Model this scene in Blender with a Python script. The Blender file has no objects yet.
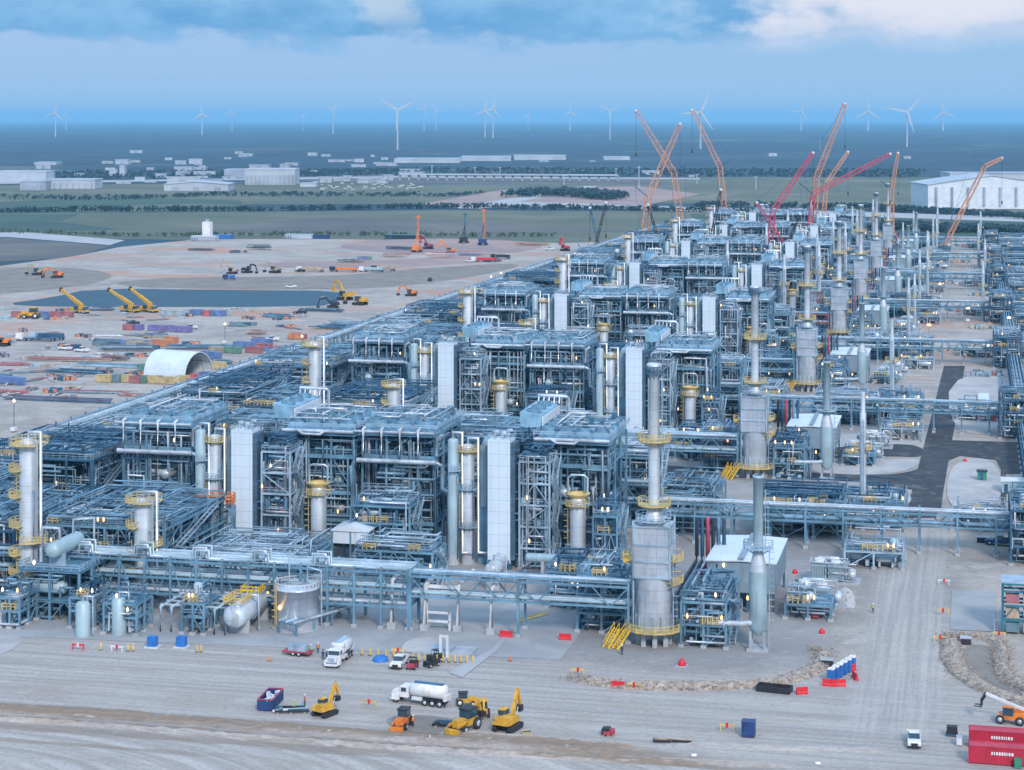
import bpy, bmesh, math, random
from mathutils import Vector, Matrix
random.seed(7)
R = math.radians
scene = bpy.context.scene
C = scene.collection

# ------------------------------------------------------------------ camera
F, H, HY = 2000.0, 94.0, 119.0
YAW = math.atan(460 / 2000)
CA, SA = math.cos(YAW), math.sin(YAW)
cam = bpy.data.cameras.new('camera')
cam.sensor_fit = 'HORIZONTAL'
cam.sensor_width = 36
cam.lens = 36 * F / 1024
cam.shift_y = -(385 - HY) / 1024
cam.clip_start = 1
cam.clip_end = 150000
co = bpy.data.objects.new('camera', cam)
C.objects.link(co)
co.location = (0, 0, H)
co.rotation_euler = (R(90), 0, YAW)
scene.camera = co

# ------------------------------------------------------------------ view
scene.view_settings.view_transform = 'Standard'
scene.view_settings.look = 'None'
scene.view_settings.exposure = 0.2
scene.view_settings.gamma = 1
scene.cycles.max_bounces = 6
scene.cycles.diffuse_bounces = 3
scene.cycles.glossy_bounces = 2
scene.cycles.volume_bounces = 1
scene.cycles.transparent_max_bounces = 6
scene.cycles.sample_clamp_indirect = 2.0
scene.cycles.sample_clamp_direct = 0.0

SUN_EL, SUN_AZ = 34, 152      # azimuth clockwise from +Y: light comes from behind the camera, right
# ------------------------------------------------------------------ node helper
class N:
    def __init__(s, tree):
        s.t = tree; s.n = tree.nodes; s.l = tree.links
    def _in(s, sock, v):
        if hasattr(v, 'is_output') or isinstance(v, bpy.types.NodeSocket): s.l.new(v, sock)
        elif v is not None:
            if isinstance(v, (tuple, list)) and len(v) == 3 and sock.type == 'RGBA': v = (*v, 1)
            sock.default_value = v
    def math(s, op, a, b=None, c=None, clamp=False):
        n = s.n.new('ShaderNodeMath'); n.operation = op; n.use_clamp = clamp
        s._in(n.inputs[0], a)
        if b is not None: s._in(n.inputs[1], b)
        if c is not None: s._in(n.inputs[2], c)
        return n.outputs[0]
    def step(s, v, a, b):          # smoothstep 0..1 between a and b
        n = s.n.new('ShaderNodeMapRange'); n.interpolation_type = 'SMOOTHSTEP'
        s._in(n.inputs[0], v); n.inputs[1].default_value = a; n.inputs[2].default_value = b
        return n.outputs[0]
    def mix(s, f, a, b, mode='MIX'):
        n = s.n.new('ShaderNodeMix'); n.data_type = 'RGBA'; n.blend_type = mode
        s._in(n.inputs[0], f); s._in(n.inputs[6], a); s._in(n.inputs[7], b)
        return n.outputs[2]
    def noise(s, vec, scale, detail=4, rough=.55, dist=0):
        n = s.n.new('ShaderNodeTexNoise'); n.inputs['Scale'].default_value = scale
        n.inputs['Detail'].default_value = detail; n.inputs['Roughness'].default_value = rough
        n.inputs['Distortion'].default_value = dist
        if vec is not None: s.l.new(vec, n.inputs['Vector'])
        return n.outputs['Fac']
    def scalev(s, vec, sc):
        n = s.n.new('ShaderNodeVectorMath'); n.operation = 'MULTIPLY'; s.l.new(vec, n.inputs[0]); n.inputs[1].default_value = sc
        return n.outputs[0]
    def pos(s):
        return s.n.new('ShaderNodeNewGeometry').outputs['Position']
    def obj(s):
        return s.n.new('ShaderNodeTexCoord').outputs['Object']
    def sep(s, v):
        n = s.n.new('ShaderNodeSeparateXYZ'); s.l.new(v, n.inputs[0]); return n.outputs
    def comb(s, x, y, z):
        n = s.n.new('ShaderNodeCombineXYZ')
        for i, v in enumerate((x, y, z)): s._in(n.inputs[i], v)
        return n.outputs[0]
    def bump(s, h, strength=.4, dist=.1):
        n = s.n.new('ShaderNodeBump'); n.inputs['Strength'].default_value = strength; n.inputs['Distance'].default_value = dist
        s.l.new(h, n.inputs['Height']); return n.outputs[0]

# ------------------------------------------------------------------ world: overcast evening sky over a Nishita base
w = bpy.data.worlds.new('World'); scene.world = w; w.use_nodes = True
nt = w.node_tree; nt.nodes.clear(); n = N(nt)
out = nt.nodes.new('ShaderNodeOutputWorld'); bg = nt.nodes.new('ShaderNodeBackground')
nt.links.new(bg.outputs[0], out.inputs[0])
sky = nt.nodes.new('ShaderNodeTexSky'); sky.sky_type = 'NISHITA'; sky.sun_disc = False
sky.sun_elevation = R(SUN_EL); sky.sun_rotation = R(SUN_AZ); sky.ozone_density = 3
d = nt.nodes.new('ShaderNodeTexCoord').outputs['Generated']
dx, dy, dz = n.sep(d)
# screen-free cloud field: direction (azimuth, elevation)
az = n.math('ARCTAN2', dx, dy)
azp = n.math('ADD', az, YAW)                       # 0 along the view of the plant, + to the right
cv = n.comb(n.math('MULTIPLY', azp, 7.0), n.math('MULTIPLY', dz, 62.0), 0.0)
nz = n.noise(cv, .62, 7, .58, .5)
nz2 = n.noise(cv, .45, 3, .5)
nzf = n.noise(n.comb(n.math('MULTIPLY', azp, 26.0), n.math('MULTIPLY', dz, 52.0), 3.3), 1.0, 7, .62)
low = n.mix(n.step(dz, -.002, .036), (.36, .52, .72), (.29, .48, .72))
low = n.mix(n.math('MULTIPLY', n.step(dz, .004, .034), n.math('MULTIPLY', n.step(azp, .22, -.15), .55)), low, (.37, .50, .74))
# the underside of the upper deck: bluer, with a torn edge
edge = n.math('ADD', n.math('MULTIPLY', n.math('SUBTRACT', nz, .5), .030), dz)
edge = n.math('ADD', edge, n.math('MULTIPLY', n.math('SUBTRACT', nzf, .5), .040))
deck = n.step(edge, .0345, .0425)
deckc = n.mix(n.step(nzf, .35, .72), (.10, .31, .60), (.22, .45, .72))
deckc = n.mix(n.step(dz, .050, .085), deckc, (.42, .60, .84))
c = n.mix(deck, low, deckc)
# brighter gap of cloud towards the right
br = n.math('MULTIPLY', n.step(n.math('ADD', azp, n.math('ADD', n.math('MULTIPLY', n.math('SUBTRACT', nz, .5), .10), n.math('MULTIPLY', n.math('SUBTRACT', nzf, .5), .16))), .085, .150),
            n.step(n.math('ADD', dz, n.math('MULTIPLY', n.math('SUBTRACT', nzf, .5), .03)), .030, .056))
c = n.mix(br, c, (.74, .72, .80))
hole = n.math('MULTIPLY', n.step(n.math('ABSOLUTE', n.math('ADD', azp, n.math('ADD', .062, n.math('MULTIPLY', n.math('SUBTRACT', nzf, .5), .05)))), .016, .004),
              n.step(dz, .040, .056))
c = n.mix(n.math('MULTIPLY', hole, .55), c, (.62, .66, .72))
up = n.step(dz, .08, .45)
c = n.mix(up, c, (.56, .84, 1.22))
ns = n.math('MULTIPLY', 0.10, 1.0)
skyc = n.mix(1.0, sky.outputs[0], (.10, .10, .10), 'MULTIPLY')
c = n.mix(.06, c, skyc)
nt.links.new(c, bg.inputs[0]); bg.inputs[1].default_value = 1.0

sun = bpy.data.lights.new('sun', 'SUN'); sun.energy = 2.5; sun.angle = R(10); sun.color = (1.0, .88, .82)
so = bpy.data.objects.new('sun', sun); C.objects.link(so)
so.rotation_euler = Vector((-math.sin(R(SUN_AZ)) * math.cos(R(SUN_EL)), -math.cos(R(SUN_AZ)) * math.cos(R(SUN_EL)), -math.sin(R(SUN_EL)))).to_track_quat('-Z', 'Y').to_euler()

# ------------------------------------------------------------------ pixel -> place
def gp(px, py, z=0.0):
    dd = F * (H - z) / (py - HY); r = (px - 512) * dd / F
    return (r * CA - dd * SA, r * SA + dd * CA)
def at(px, py, dd):
    r = (px - 512) * dd / F
    return (r * CA - dd * SA, r * SA + dd * CA, H - (py - HY) * dd / F)

# ------------------------------------------------------------------ materials
M = {}
def mat(name, col, rough=.6, metal=0.0, var=.25, scale=.35, bump=0, seam=None, fine=0):
    m = bpy.data.materials.new(name); m.use_nodes = True
    nt = m.node_tree; n = N(nt); b = nt.nodes['Principled BSDF']
    p = n.pos()
    f = n.noise(p, scale, 5, .6)
    lo = tuple(x * (1 - var) for x in col); hi = tuple(min(1, x * (1 + var)) for x in col)
    cc = n.mix(n.step(f, .3, .7), lo, hi)
    if metal >= 0 and scale > .05 and name != 'cold_shell':
        f5 = n.noise(n.scalev(p, (1.3, 1.3, .13)), 1, 4, .65)
        cc = n.mix(n.math('MULTIPLY', n.step(f5, .5, .74), .38), cc, tuple(x * .42 for x in col))
    if fine:
        f2 = n.noise(p, scale * 9, 3, .6)
        cc = n.mix(n.math('MULTIPLY', n.step(f2, .52, .72), fine), cc, tuple(x * .55 for x in col))
    if seam:
        o = n.sep(n.obj())
        u = n.math('ADD', o[0], o[1])
        sv = n.math('LESS_THAN', n.math('FRACT', n.math('DIVIDE', u, seam[0])), seam[2])
        sh = n.math('LESS_THAN', n.math('FRACT', n.math('DIVIDE', o[2], seam[1])), seam[2])
        s_ = n.math('MULTIPLY', n.math('MAXIMUM', sv, sh), seam[3])
        cc = n.mix(s_, cc, tuple(x * .45 for x in col))
    nt.links.new(cc, b.inputs['Base Color'])
    b.inputs['Roughness'].default_value = rough; b.inputs['Metallic'].default_value = metal
    if bump: nt.links.new(n.bump(f, .5, bump), b.inputs['Normal'])
    M[name] = m
    return m
mat('steel', (.13, .265, .365), .5, .1, .35, .15)
mat('steel_dark', (.035, .115, .20), .55, .1, .4, .15)
mat('steel_pale', (.33, .45, .54), .45, .2, .3, .2)
mat('steel_primer', (.28, .10, .10), .6, 0, .35, .3)
mat('grating', (.09, .21, .30), .7, .1, .35, .5)
mat('pipe_silver', (.52, .58, .63), .35, .35, .3, .25)
mat('pipe_grey', (.16, .29, .39), .45, .2, .4, .25)
mat('pipe_black', (.03, .04, .06), .4, .1, .3, .3)
mat('pipe_red', (.48, .07, .12), .5, 0, .25, .3)
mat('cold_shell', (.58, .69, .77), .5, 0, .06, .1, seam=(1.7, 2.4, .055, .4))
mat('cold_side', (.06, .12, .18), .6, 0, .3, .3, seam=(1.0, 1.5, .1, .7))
mat('vessel', (.52, .59, .64), .4, .15, .15, .2, seam=(50, 3.0, .03, .5))
mat('vessel_green', (.34, .47, .52), .45, .1, .15, .2)
mat('insulated', (.56, .62, .68), .33, .5, .15, .25, seam=(2.1, 2.0, .05, .45))
mat('fan_deck', (.22, .41, .54), .6, .1, .3, .25)
mat('fan_dark', (.10, .22, .31), .6, .1, .3, .3)
mat('yellow', (.56, .43, .17), .55, 0, .25, .5)
mat('bright_yellow', (.72, .46, .03), .5, 0, .15, .6)
mat('machine_yellow', (.62, .34, .03), .55, 0, .25, .8, fine=.7)
mat('orange', (.70, .20, .03), .5, 0, .2, .6)
mat('crane_orange', (.60, .28, .15), .5, 0, .15, .1)
mat('crane_red', (.50, .05, .10), .5, 0, .15, .1)
mat('red', (.62, .02, .03), .5, 0, .12, .6)
mat('dull_red', (.36, .05, .07), .5, 0, .2, .6)
mat('blue', (.02, .15, .46), .5, 0, .2, .6)
mat('navy', (.015, .05, .16), .5, 0, .25, .6)
mat('teal', (.02, .16, .22), .55, 0, .25, .6)
mat('green', (.03, .24, .15), .5, 0, .2, .6)
mat('purple', (.12, .10, .42), .5, 0, .2, .6)
mat('white', (.72, .72, .72), .45, 0, .12, .8, fine=.35)
mat('offwhite', (.60, .62, .64), .5, 0, .15, .4)
mat('roof_white', (.60, .68, .74), .5, 0, .08, .15)
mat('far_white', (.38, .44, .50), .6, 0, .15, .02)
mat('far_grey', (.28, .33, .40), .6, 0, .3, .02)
mat('wall_grey', (.20, .28, .34), .6, 0, .15, .2)
mat('black', (.02, .022, .03), .6, 0, .3, .8)
mat('rubber', (.025, .026, .03), .8, 0, .3, .8)
mat('glass', (.03, .07, .10), .1, 0, .1, .5)
mat('concrete', (.36, .39, .42), .8, 0, .18, .3)
mat('tan', (.42, .33, .24), .8, 0, .25, .5)
mat('skin', (.38, .22, .16), .6, 0, .05, 1)
mat('vest_lime', (.45, .65, .05), .6, 0, .1, 1)
mat('vest_orange', (.75, .22, .03), .6, 0, .1, 1)
mat('cloth_dark', (.03, .04, .07), .8, 0, .2, 1)
mat('turbine', (.44, .48, .52), .5, 0, .04, .01)
mat('foliage', (.010, .045, .055), .8, 0, .5, .05)
mat('foliage_pale', (.06, .10, .06), .8, 0, .5, .05)
mat('bark', (.10, .08, .06), .8, 0, .3, .5)
for q_ in ('blue', 'navy', 'teal', 'green', 'purple', 'dull_red', 'red', 'yellow', 'orange', 'tan', 'black', 'vessel_green'):
    c0 = {'blue': (.02, .15, .46), 'navy': (.015, .05, .16), 'teal': (.02, .16, .22), 'green': (.03, .24, .15), 'purple': (.12, .10, .42), 'dull_red': (.36, .05, .07), 'red': (.62, .02, .03), 'yellow': (.58, .44, .15), 'orange': (.70, .20, .03), 'tan': (.42, .33, .24), 'black': (.02, .022, .03), 'vessel_green': (.34, .47, .52)}[q_]
    mat('dusty_' + q_, tuple(a * .62 + b * .38 for a, b in zip(c0, (.27, .27, .28))), .8, 0, .25, .4)
mat('crimson', (.46, .02, .05), .5, 0, .12, .4)
def emis(name, col, st):
    m = bpy.data.materials.new(name); m.use_nodes = True
    b = m.node_tree.nodes['Principled BSDF']
    b.inputs['Base Color'].default_value = (*col, 1)
    b.inputs['Emission Color'].default_value = (*col, 1); b.inputs['Emission Strength'].default_value = st
    m.cycles.emission_sampling = 'NONE'
    M[name] = m
emis('lamp_warm', (1, .50, .20), 2.0)
emis('lamp_white', (1, .72, .48), 1.5)

def ground_mat(name, base, dark, scale=.02, streak=None, patches=None, fine=.25):
    m = bpy.data.materials.new(name); m.use_nodes = True
    nt = m.node_tree; n = N(nt); b = nt.nodes['Principled BSDF']; p = n.pos()
    f = n.noise(p, scale, 7, .62, .6)
    cc = n.mix(n.step(f, .34, .66), dark, base)
    if streak:
        f2 = n.noise(n.scalev(p, streak), 1, 5, .6, .2)
        cc = n.mix(n.math('MULTIPLY', n.step(f2, .45, .7), .45), cc, dark)
    f3 = n.noise(p, 1.1, 4, .65)
    cc = n.mix(n.math('MULTIPLY', n.step(f3, .48, .75), fine), cc, tuple(x * .6 for x in dark))
    if patches:
        f4 = n.noise(p, patches[1], 5, .6, 1.2)
        cc = n.mix(n.math('MULTIPLY', n.step(f4, patches[2], patches[2] + .12), patches[3]), cc, patches[0])
    nt.links.new(cc, b.inputs['Base Color']); b.inputs['Roughness'].default_value = .9
    nt.links.new(n.bump(f3, .5, .12), b.inputs['Normal'])
    M[name] = m
ground_mat('scrub', (.014, .066, .100), (.003, .026, .052), .0026, (.0012, .0022, 1), ((.12, .15, .13), .0011, .56, .75), .2)
ground_mat('field_green', (.045, .10, .065), (.028, .065, .055), .006, (.003, .02, 1), None, .2)
ground_mat('field_olive', (.15, .155, .105), (.075, .10, .07), .006, (.004, .03, 1), ((.27, .22, .17), .004, .58, .6), .2)
ground_mat('field_grey', (.15, .14, .125), (.085, .09, .09), .008, (.004, .03, 1), None, .2)
ground_mat('soil_pink', (.40, .27, .23), (.26, .20, .20), .012, (.006, .05, 1), None, .2)
ground_mat('soil_brown', (.27, .235, .20), (.19, .17, .155), .08, (.03, .3, 1), None, .5)
ground_mat('pale_road', (.42, .42, .43), (.34, .35, .37), .02, None, None, .15)
ground_mat('pad_slab', (.35, .36, .365), (.28, .295, .31), .12, None, None, .15)
ground_mat('island', (.47, .45, .43), (.35, .35, .36), .10, None, ((.27, .23, .19), .12, .60, .4), .35)
ground_mat('asphalt', (.050, .060, .072), (.026, .034, .043), .15, (.6, .03, 1), ((.17, .165, .16), .22, .54, .55), .3)
ground_mat('riprap', (.46, .38, .31), (.20, .175, .155), 1.2, None, None, .7)
ground_mat('water', (.008, .065, .10), (.006, .05, .08), .02, None, None, 0)
M['water'].node_tree.nodes['Principled BSDF'].inputs['Roughness'].default_value = .6

def worksite_mat():
    m = bpy.data.materials.new('worksite'); m.use_nodes = True
    nt = m.node_tree; n = N(nt); b = nt.nodes['Principled BSDF']; p = n.pos(); X, Y, Z = n.sep(p)
    base, dark, pale = (.42, .375, .33), (.27, .245, .225), (.53, .49, .45)
    f = n.noise(p, .02, 8, .62, .8)
    cc = n.mix(n.step(f, .36, .64), dark, base)
    fb = n.noise(p, .09, 6, .65, 1.0)
    cc = n.mix(n.math('MULTIPLY', n.step(fb, .5, .68), .55), cc, pale)
    fm = n.noise(p, .28, 6, .72, .6)
    cc = n.mix(n.math('MULTIPLY', n.step(fm, .5, .64), .5), cc, (.25, .225, .205))
    ft = n.noise(n.scalev(p, (.012, .10, 1)), 1, 5, .6, 1.6)
    cc = n.mix(n.math('MULTIPLY', n.math('MULTIPLY', n.step(n.math('ABSOLUTE', n.math('SUBTRACT', ft, .5)), .03, .008), n.step(Y, 560, 640)), .5), cc, (.56, .53, .50))
    fr = n.noise(p, .013, 5, .6, .8)
    farw = n.step(Y, 640, 900)
    cc = n.mix(n.math('MULTIPLY', n.step(fr, .48, .66), n.math('MULTIPLY_ADD', farw, .8, .10)), cc, (.46, .25, .17))
    # graded haul road across the front of the plant, wheel streaks along X
    wob = n.math('MULTIPLY', n.math('SUBTRACT', n.noise(p, .03, 3), .5), 8)
    Yw = n.math('ADD', Y, wob)
    road = n.math('MULTIPLY', n.step(Yw, 288, 296), n.step(Yw, 343, 334))
    sx = n.noise(n.scalev(p, (.014, .55, 1)), 1, 5, .6, .1)
    cc = n.mix(n.math('MULTIPLY', road, .85), cc, n.mix(n.step(sx, .35, .65), (.30, .285, .275), (.45, .42, .39)))
    # gravel road running away beside the plant, wheel streaks along Y
    Xw = n.math('ADD', X, n.math('MULTIPLY', n.math('SUBTRACT', n.noise(p, .05, 3), .5), 3))
    road2 = n.math('MULTIPLY', n.math('MULTIPLY', n.step(Xw, -21, -17), n.step(Xw, -4, -7)), n.math('MULTIPLY', n.step(Y, 300, 320), n.step(Y, 486, 470)))
    sy = n.noise(n.scalev(p, (1.1, .018, 1)), 1, 5, .62, .15)
    cc = n.mix(n.math('MULTIPLY', road2, .7), cc, n.mix(n.step(sy, .38, .64), (.33, .32, .31), (.47, .44, .41)))
    # foreground: swept curved tracks
    dx_ = n.math('ADD', X, 150); dy_ = n.math('MULTIPLY', n.math('SUBTRACT', Y, 262), 2.3)
    rad = n.math('SQRT', n.math('ADD', n.math('MULTIPLY', dx_, dx_), n.math('MULTIPLY', dy_, dy_)))
    rr = n.noise(n.comb(n.math('MULTIPLY', rad, .16), n.noise(p, .03, 2), 0.0), 1.6, 4, .6)
    fore = n.step(Yw, 290, 286)
    cc = n.mix(n.math('MULTIPLY', fore, .8), cc, n.mix(n.step(rr, .36, .66), (.32, .295, .27), (.50, .475, .45)))
    # disturbed brown ground where the machines dig
    dig = n.math('MULTIPLY', n.math('MULTIPLY', n.step(Yw, 296, 300), n.step(Yw, 314, 306)), n.step(n.noise(p, .07, 5, .6, .5), .40, .58))
    cc = n.mix(n.math('MULTIPLY', n.math('MULTIPLY', dig, n.step(X, -30, -60)), .75), cc, (.35, .30, .265))
    # strips of dug brown soil along the front
    for yc, hw, xe, k_ in ((293.2, 3.4, -42, .95), (289.0, 1.2, -30, .9), (284.5, 2.4, -80, .7), (278.0, 1.4, -110, .6)):
        nb = n.math('MULTIPLY', n.math('SUBTRACT', n.noise(n.scalev(p, (.09, .5, 1)), 1, 6, .68), .5), 5)
        dd_ = n.math('ABSOLUTE', n.math('SUBTRACT', n.math('ADD', Y, nb), yc))
        bm_ = n.math('MULTIPLY', n.step(dd_, hw, hw * .35), n.step(X, xe + 14, xe - 14))
        cc = n.mix(n.math('MULTIPLY', bm_, k_), cc, (.22, .165, .12))
    fo = n.noise(n.scalev(p, (.05, .2, 1)), 1, 6, .7, .5)
    cc = n.mix(n.math('MULTIPLY', n.math('MULTIPLY', n.step(fo, .52, .64), n.step(Y, 345, 320)), .45), cc, (.33, .27, .215))
    # contact gloom under the plant, painted into the ground as a greyer tone
    pl = n.math('MULTIPLY', n.math('MULTIPLY', n.step(X, -240, -232), n.step(X, -22, -30)), n.step(Yw, 336, 346))
    cc = n.mix(n.math('MULTIPLY', pl, .5), cc, (.24, .26, .285))
    f3 = n.noise(p, 1.3, 5, .75)
    cc = n.mix(n.math('MULTIPLY', n.step(f3, .46, .72), .55), cc, (.17, .165, .16))
    f6 = n.noise(n.scalev(p, (.3, .9, 1)), 1, 6, .7)
    cc = n.mix(n.math('MULTIPLY', n.step(f6, .55, .7), .4), cc, (.56, .54, .52))
    nt.links.new(cc, b.inputs['Base Color']); b.inputs['Roughness'].default_value = .92
    nt.links.new(n.bump(n.math('ADD', f3, n.math('MULTIPLY', fb, 3)), .6, .2), b.inputs['Normal'])
    M['worksite'] = m
worksite_mat()

# ------------------------------------------------------------------ mesh builder
class MB:
    def __init__(s): s.v = []; s.f = []; s.sm = []
    def add(s, vs, fs, smooth=False):
        o = len(s.v); s.v += vs; s.f += [tuple(i + o for i in f) for f in fs]; s.sm += [smooth] * len(fs); return s
    def box(s, x0, y0, z0, x1, y1, z1):
        if x0 > x1: x0, x1 = x1, x0
        if y0 > y1: y0, y1 = y1, y0
        if z0 > z1: z0, z1 = z1, z0
        v = [(x0, y0, z0), (x1, y0, z0), (x1, y1, z0), (x0, y1, z0), (x0, y0, z1), (x1, y0, z1), (x1, y1, z1), (x0, y1, z1)]
        return s.add(v, [(0, 3, 2, 1), (4, 5, 6, 7), (0, 1, 5, 4), (1, 2, 6, 5), (2, 3, 7, 6), (3, 0, 4, 7)])
    def bar(s, p, q, w=.3, h=None):
        h = h or w; p = Vector(p); q = Vector(q); dd = q - p
        if dd.length < 1e-4: return s
        dd.normalize(); up = Vector((0, 0, 1)) if abs(dd.z) < .95 else Vector((0, 1, 0))
        a = dd.cross(up).normalized() * w / 2; b = dd.cross(a).normalized() * h / 2
        v = [tuple(c + sa * a + sb * b) for c in (p, q) for sa, sb in ((-1, -1), (1, -1), (1, 1), (-1, 1))]
        return s.add(v, [(0, 1, 2, 3), (7, 6, 5, 4), (0, 4, 5, 1), (1, 5, 6, 2), (2, 6, 7, 3), (3, 7, 4, 0)])
    def tube(s, pts, r, seg=8, caps=True):
        pts = [Vector(p) for p in pts]; rings = []; vs = []; fs = []
        for i, p in enumerate(pts):
            if i == 0: t = pts[1] - p
            elif i == len(pts) - 1: t = p - pts[i - 1]
            else:
                t = (p - pts[i - 1]).normalized() + (pts[i + 1] - p).normalized()
                if t.length < 1e-4: t = p - pts[i - 1]
            t.normalize(); up = Vector((0.02, 0.03, 1)) if abs(t.z) < .9 else Vector((.03, 1, .02))
            a = t.cross(up).normalized(); b = t.cross(a)
            k = 1.0
            if 0 < i < len(pts) - 1:
                cs = max(.5, t.dot((p - pts[i - 1]).normalized())); k = 1 / cs ** .5
            rr = r[i] if isinstance(r, (list, tuple)) else r
            vs += [tuple(p + rr * k * (math.cos(2 * math.pi * j / seg) * a + math.sin(2 * math.pi * j / seg) * b)) for j in range(seg)]
        for i in range(len(pts) - 1):
            for j in range(seg):
                j2 = (j + 1) % seg; fs.append((i * seg + j, i * seg + j2, (i + 1) * seg + j2, (i + 1) * seg + j))
        s.add(vs, fs, True)
        if caps:
            s.add(vs[:seg], [tuple(range(seg))[::-1]]); s.add(vs[-seg:], [tuple(range(seg))])
        return s
    def lathe(s, prof, c=(0, 0, 0), seg=20, axis='z', cap=True):
        vs = []; fs = []
        for r, t in prof:
            for j in range(seg):
                A = 2 * math.pi * j / seg; u, v_ = r * math.cos(A), r * math.sin(A)
                vs.append({'z': (c[0] + u, c[1] + v_, c[2] + t), 'y': (c[0] + u, c[1] + t, c[2] + v_), 'x': (c[0] + t, c[1] + u, c[2] + v_)}[axis])
        for i in range(len(prof) - 1):
            for j in range(seg):
                j2 = (j + 1) % seg; fs.append((i * seg + j, i * seg + j2, (i + 1) * seg + j2, (i + 1) * seg + j))
        s.add(vs, fs, True)
        if cap:
            s.add(vs[:seg], [tuple(range(seg))[::-1]]); s.add(vs[-seg:], [tuple(range(seg))])
        return s
    def prism(s, poly, z0, z1):
        k = len(poly)
        v = [(x, y, z0) for x, y in poly] + [(x, y, z1) for x, y in poly]
        return s.add(v, [tuple(range(k))[::-1], tuple(range(k, 2 * k))] + [(i, (i + 1) % k, k + (i + 1) % k, k + i) for i in range(k)])
    def prismy(s, poly, y0, y1):    # poly in x,z extruded along y
        k = len(poly)
        v = [(x, y0, z) for x, z in poly] + [(x, y1, z) for x, z in poly]
        return s.add(v, [tuple(range(k)), tuple(range(k, 2 * k))[::-1]] + [(i, k + i, k + (i + 1) % k, (i + 1) % k) for i in range(k)])
    def build(s, name, m, parent=None, fix=False):
        me = bpy.data.meshes.new(name); me.from_pydata(s.v, [], s.f)
        me.polygons.foreach_set('use_smooth', s.sm)
        me.materials.append(M[m] if isinstance(m, str) else m)
        if fix:
            b = bmesh.new(); b.from_mesh(me); bmesh.ops.recalc_face_normals(b, faces=b.faces); b.to_mesh(me); b.free()
        me.update()
        o = bpy.data.objects.new(name, me); C.objects.link(o)
        if parent is not None: o.parent = parent
        return o
def capsule(L, r):
    return [(.01, -L / 2), (r * .55, -L / 2 + r * .12), (r * .87, -L / 2 + r * .32), (r, -L / 2 + r * .6), (r, L / 2 - r * .6), (r * .87, L / 2 - r * .32), (r * .55, L / 2 - r * .12), (.01, L / 2)]

def tag(o, label=None, cat=None, group=None, kind=None):
    if label: o['label'] = label
    if cat: o['category'] = cat
    if group: o['group'] = group
    if kind: o['kind'] = kind
    return o
def thing(name, label, cat, loc=(0, 0, 0), rz=0, group=None):
    o = bpy.data.objects.new(name, None); C.objects.link(o); o.empty_display_size = .5
    o.location = loc; o.rotation_euler = (0, 0, rz)
    return tag(o, label, cat, group)
KIDS = {}
def kids(o):
    return [c for c in C.objects if c.parent == o]
def build_kidmap():
    KIDS.clear()
    for c in C.objects:
        if c.parent is not None: KIDS.setdefault(c.parent.name, []).append(c)
def dup(root, loc, rz=None, label=None, group=None, remat=None, sc=None):
    def cp(o, par):
        c = o.copy(); C.objects.link(c); c.parent = par
        if remat and c.type == 'MESH' and o.data.materials and o.data.materials[0].name in remat:
            c.material_slots[0].link = 'OBJECT'; c.material_slots[0].material = M[remat[o.data.materials[0].name]]
        for k in KIDS.get(o.name, []): cp(k, c)
        return c
    r = cp(root, None); r.location = loc
    if rz is not None: r.rotation_euler = (0, 0, rz)
    if sc: r.scale = (sc, sc, sc)
    if label: r['label'] = label
    if group: r['group'] = group
    return r

# ------------------------------------------------------------------ ground
def sheet(name, pts, m, z, kind='structure'):
    mb = MB(); k = len(pts)
    mb.add([(x, y, z) for x, y in pts], [tuple(range(k))])
    o = mb.build(name, m)
    b = bmesh.new(); b.from_mesh(o.data)
    bmesh.ops.recalc_face_normals(b, faces=b.faces)
    for f in b.faces:
        if f.normal.z < 0: f.normal_flip()
    bmesh.ops.triangulate(b, faces=b.faces)
    b.to_mesh(o.data); b.free()
    o['kind'] = kind
    return o
def psheet(name, px, m, z): return sheet(name, [gp(x, y) for x, y in px], m, z)
def smooth_poly(pts, n=3):
    for _ in range(n):
        q = []
        for i in range(len(pts)):
            a, b = pts[i], pts[(i + 1) % len(pts)]
            q += [(a[0] * .75 + b[0] * .25, a[1] * .75 + b[1] * .25), (a[0] * .25 + b[0] * .75, a[1] * .25 + b[1] * .75)]
        pts = q
    return pts
sheet('ground', [(-58000, -3000), (44000, -3000), (44000, 62000), (-58000, 62000)], 'scrub', -.30)
# fields beyond the site (pixel outlines laid on the ground)
psheet('field', [(-80, 186), (330, 182), (470, 186), (640, 184), (700, 203), (-80, 205)], 'field_olive', -.24)
psheet('field', [(-80, 205), (120, 197), (240, 200), (250, 213), (-80, 216)], 'field_green', -.20)
psheet('field', [(40, 208), (200, 203), (245, 205), (160, 210), (90, 212)], 'field_olive', -.18)
psheet('field', [(-80, 213), (80, 213), (440, 210), (760, 212), (1100, 232), (1100, 243), (560, 246), (400, 241), (200, 240), (-80, 236)], 'field_olive', -.16)
psheet('field', [(-80, 213), (80, 214), (60, 221), (-80, 227)], 'field_green', -.12)
psheet('field', [(170, 230), (330, 217), (480, 222), (640, 231), (420, 236)], 'field_grey', -.13)
psheet('field', [(690, 214), (860, 211), (1100, 226), (1100, 237), (900, 236), (700, 230)], 'field_green', -.12)
psheet('field', [(560, 177), (930, 177), (1100, 181), (1100, 215), (700, 205)], 'field_olive', -.25)
psheet('field', [(-80, 224), (60, 222), (120, 229), (-80, 236)], 'field_green', -.11)
psheet('cleared_ground', [(420, 204), (500, 190), (640, 186), (700, 194), (640, 206), (470, 208)], 'soil_pink', -.14)
psheet('cleared_ground', [(400, 174), (520, 175), (640, 179), (700, 186), (560, 184), (330, 182), (260, 178)], 'field_grey', -.13)
psheet('dirt_road', [(500, 201), (1100, 219), (1100, 224), (500, 205)], 'pale_road', -.08)
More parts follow.
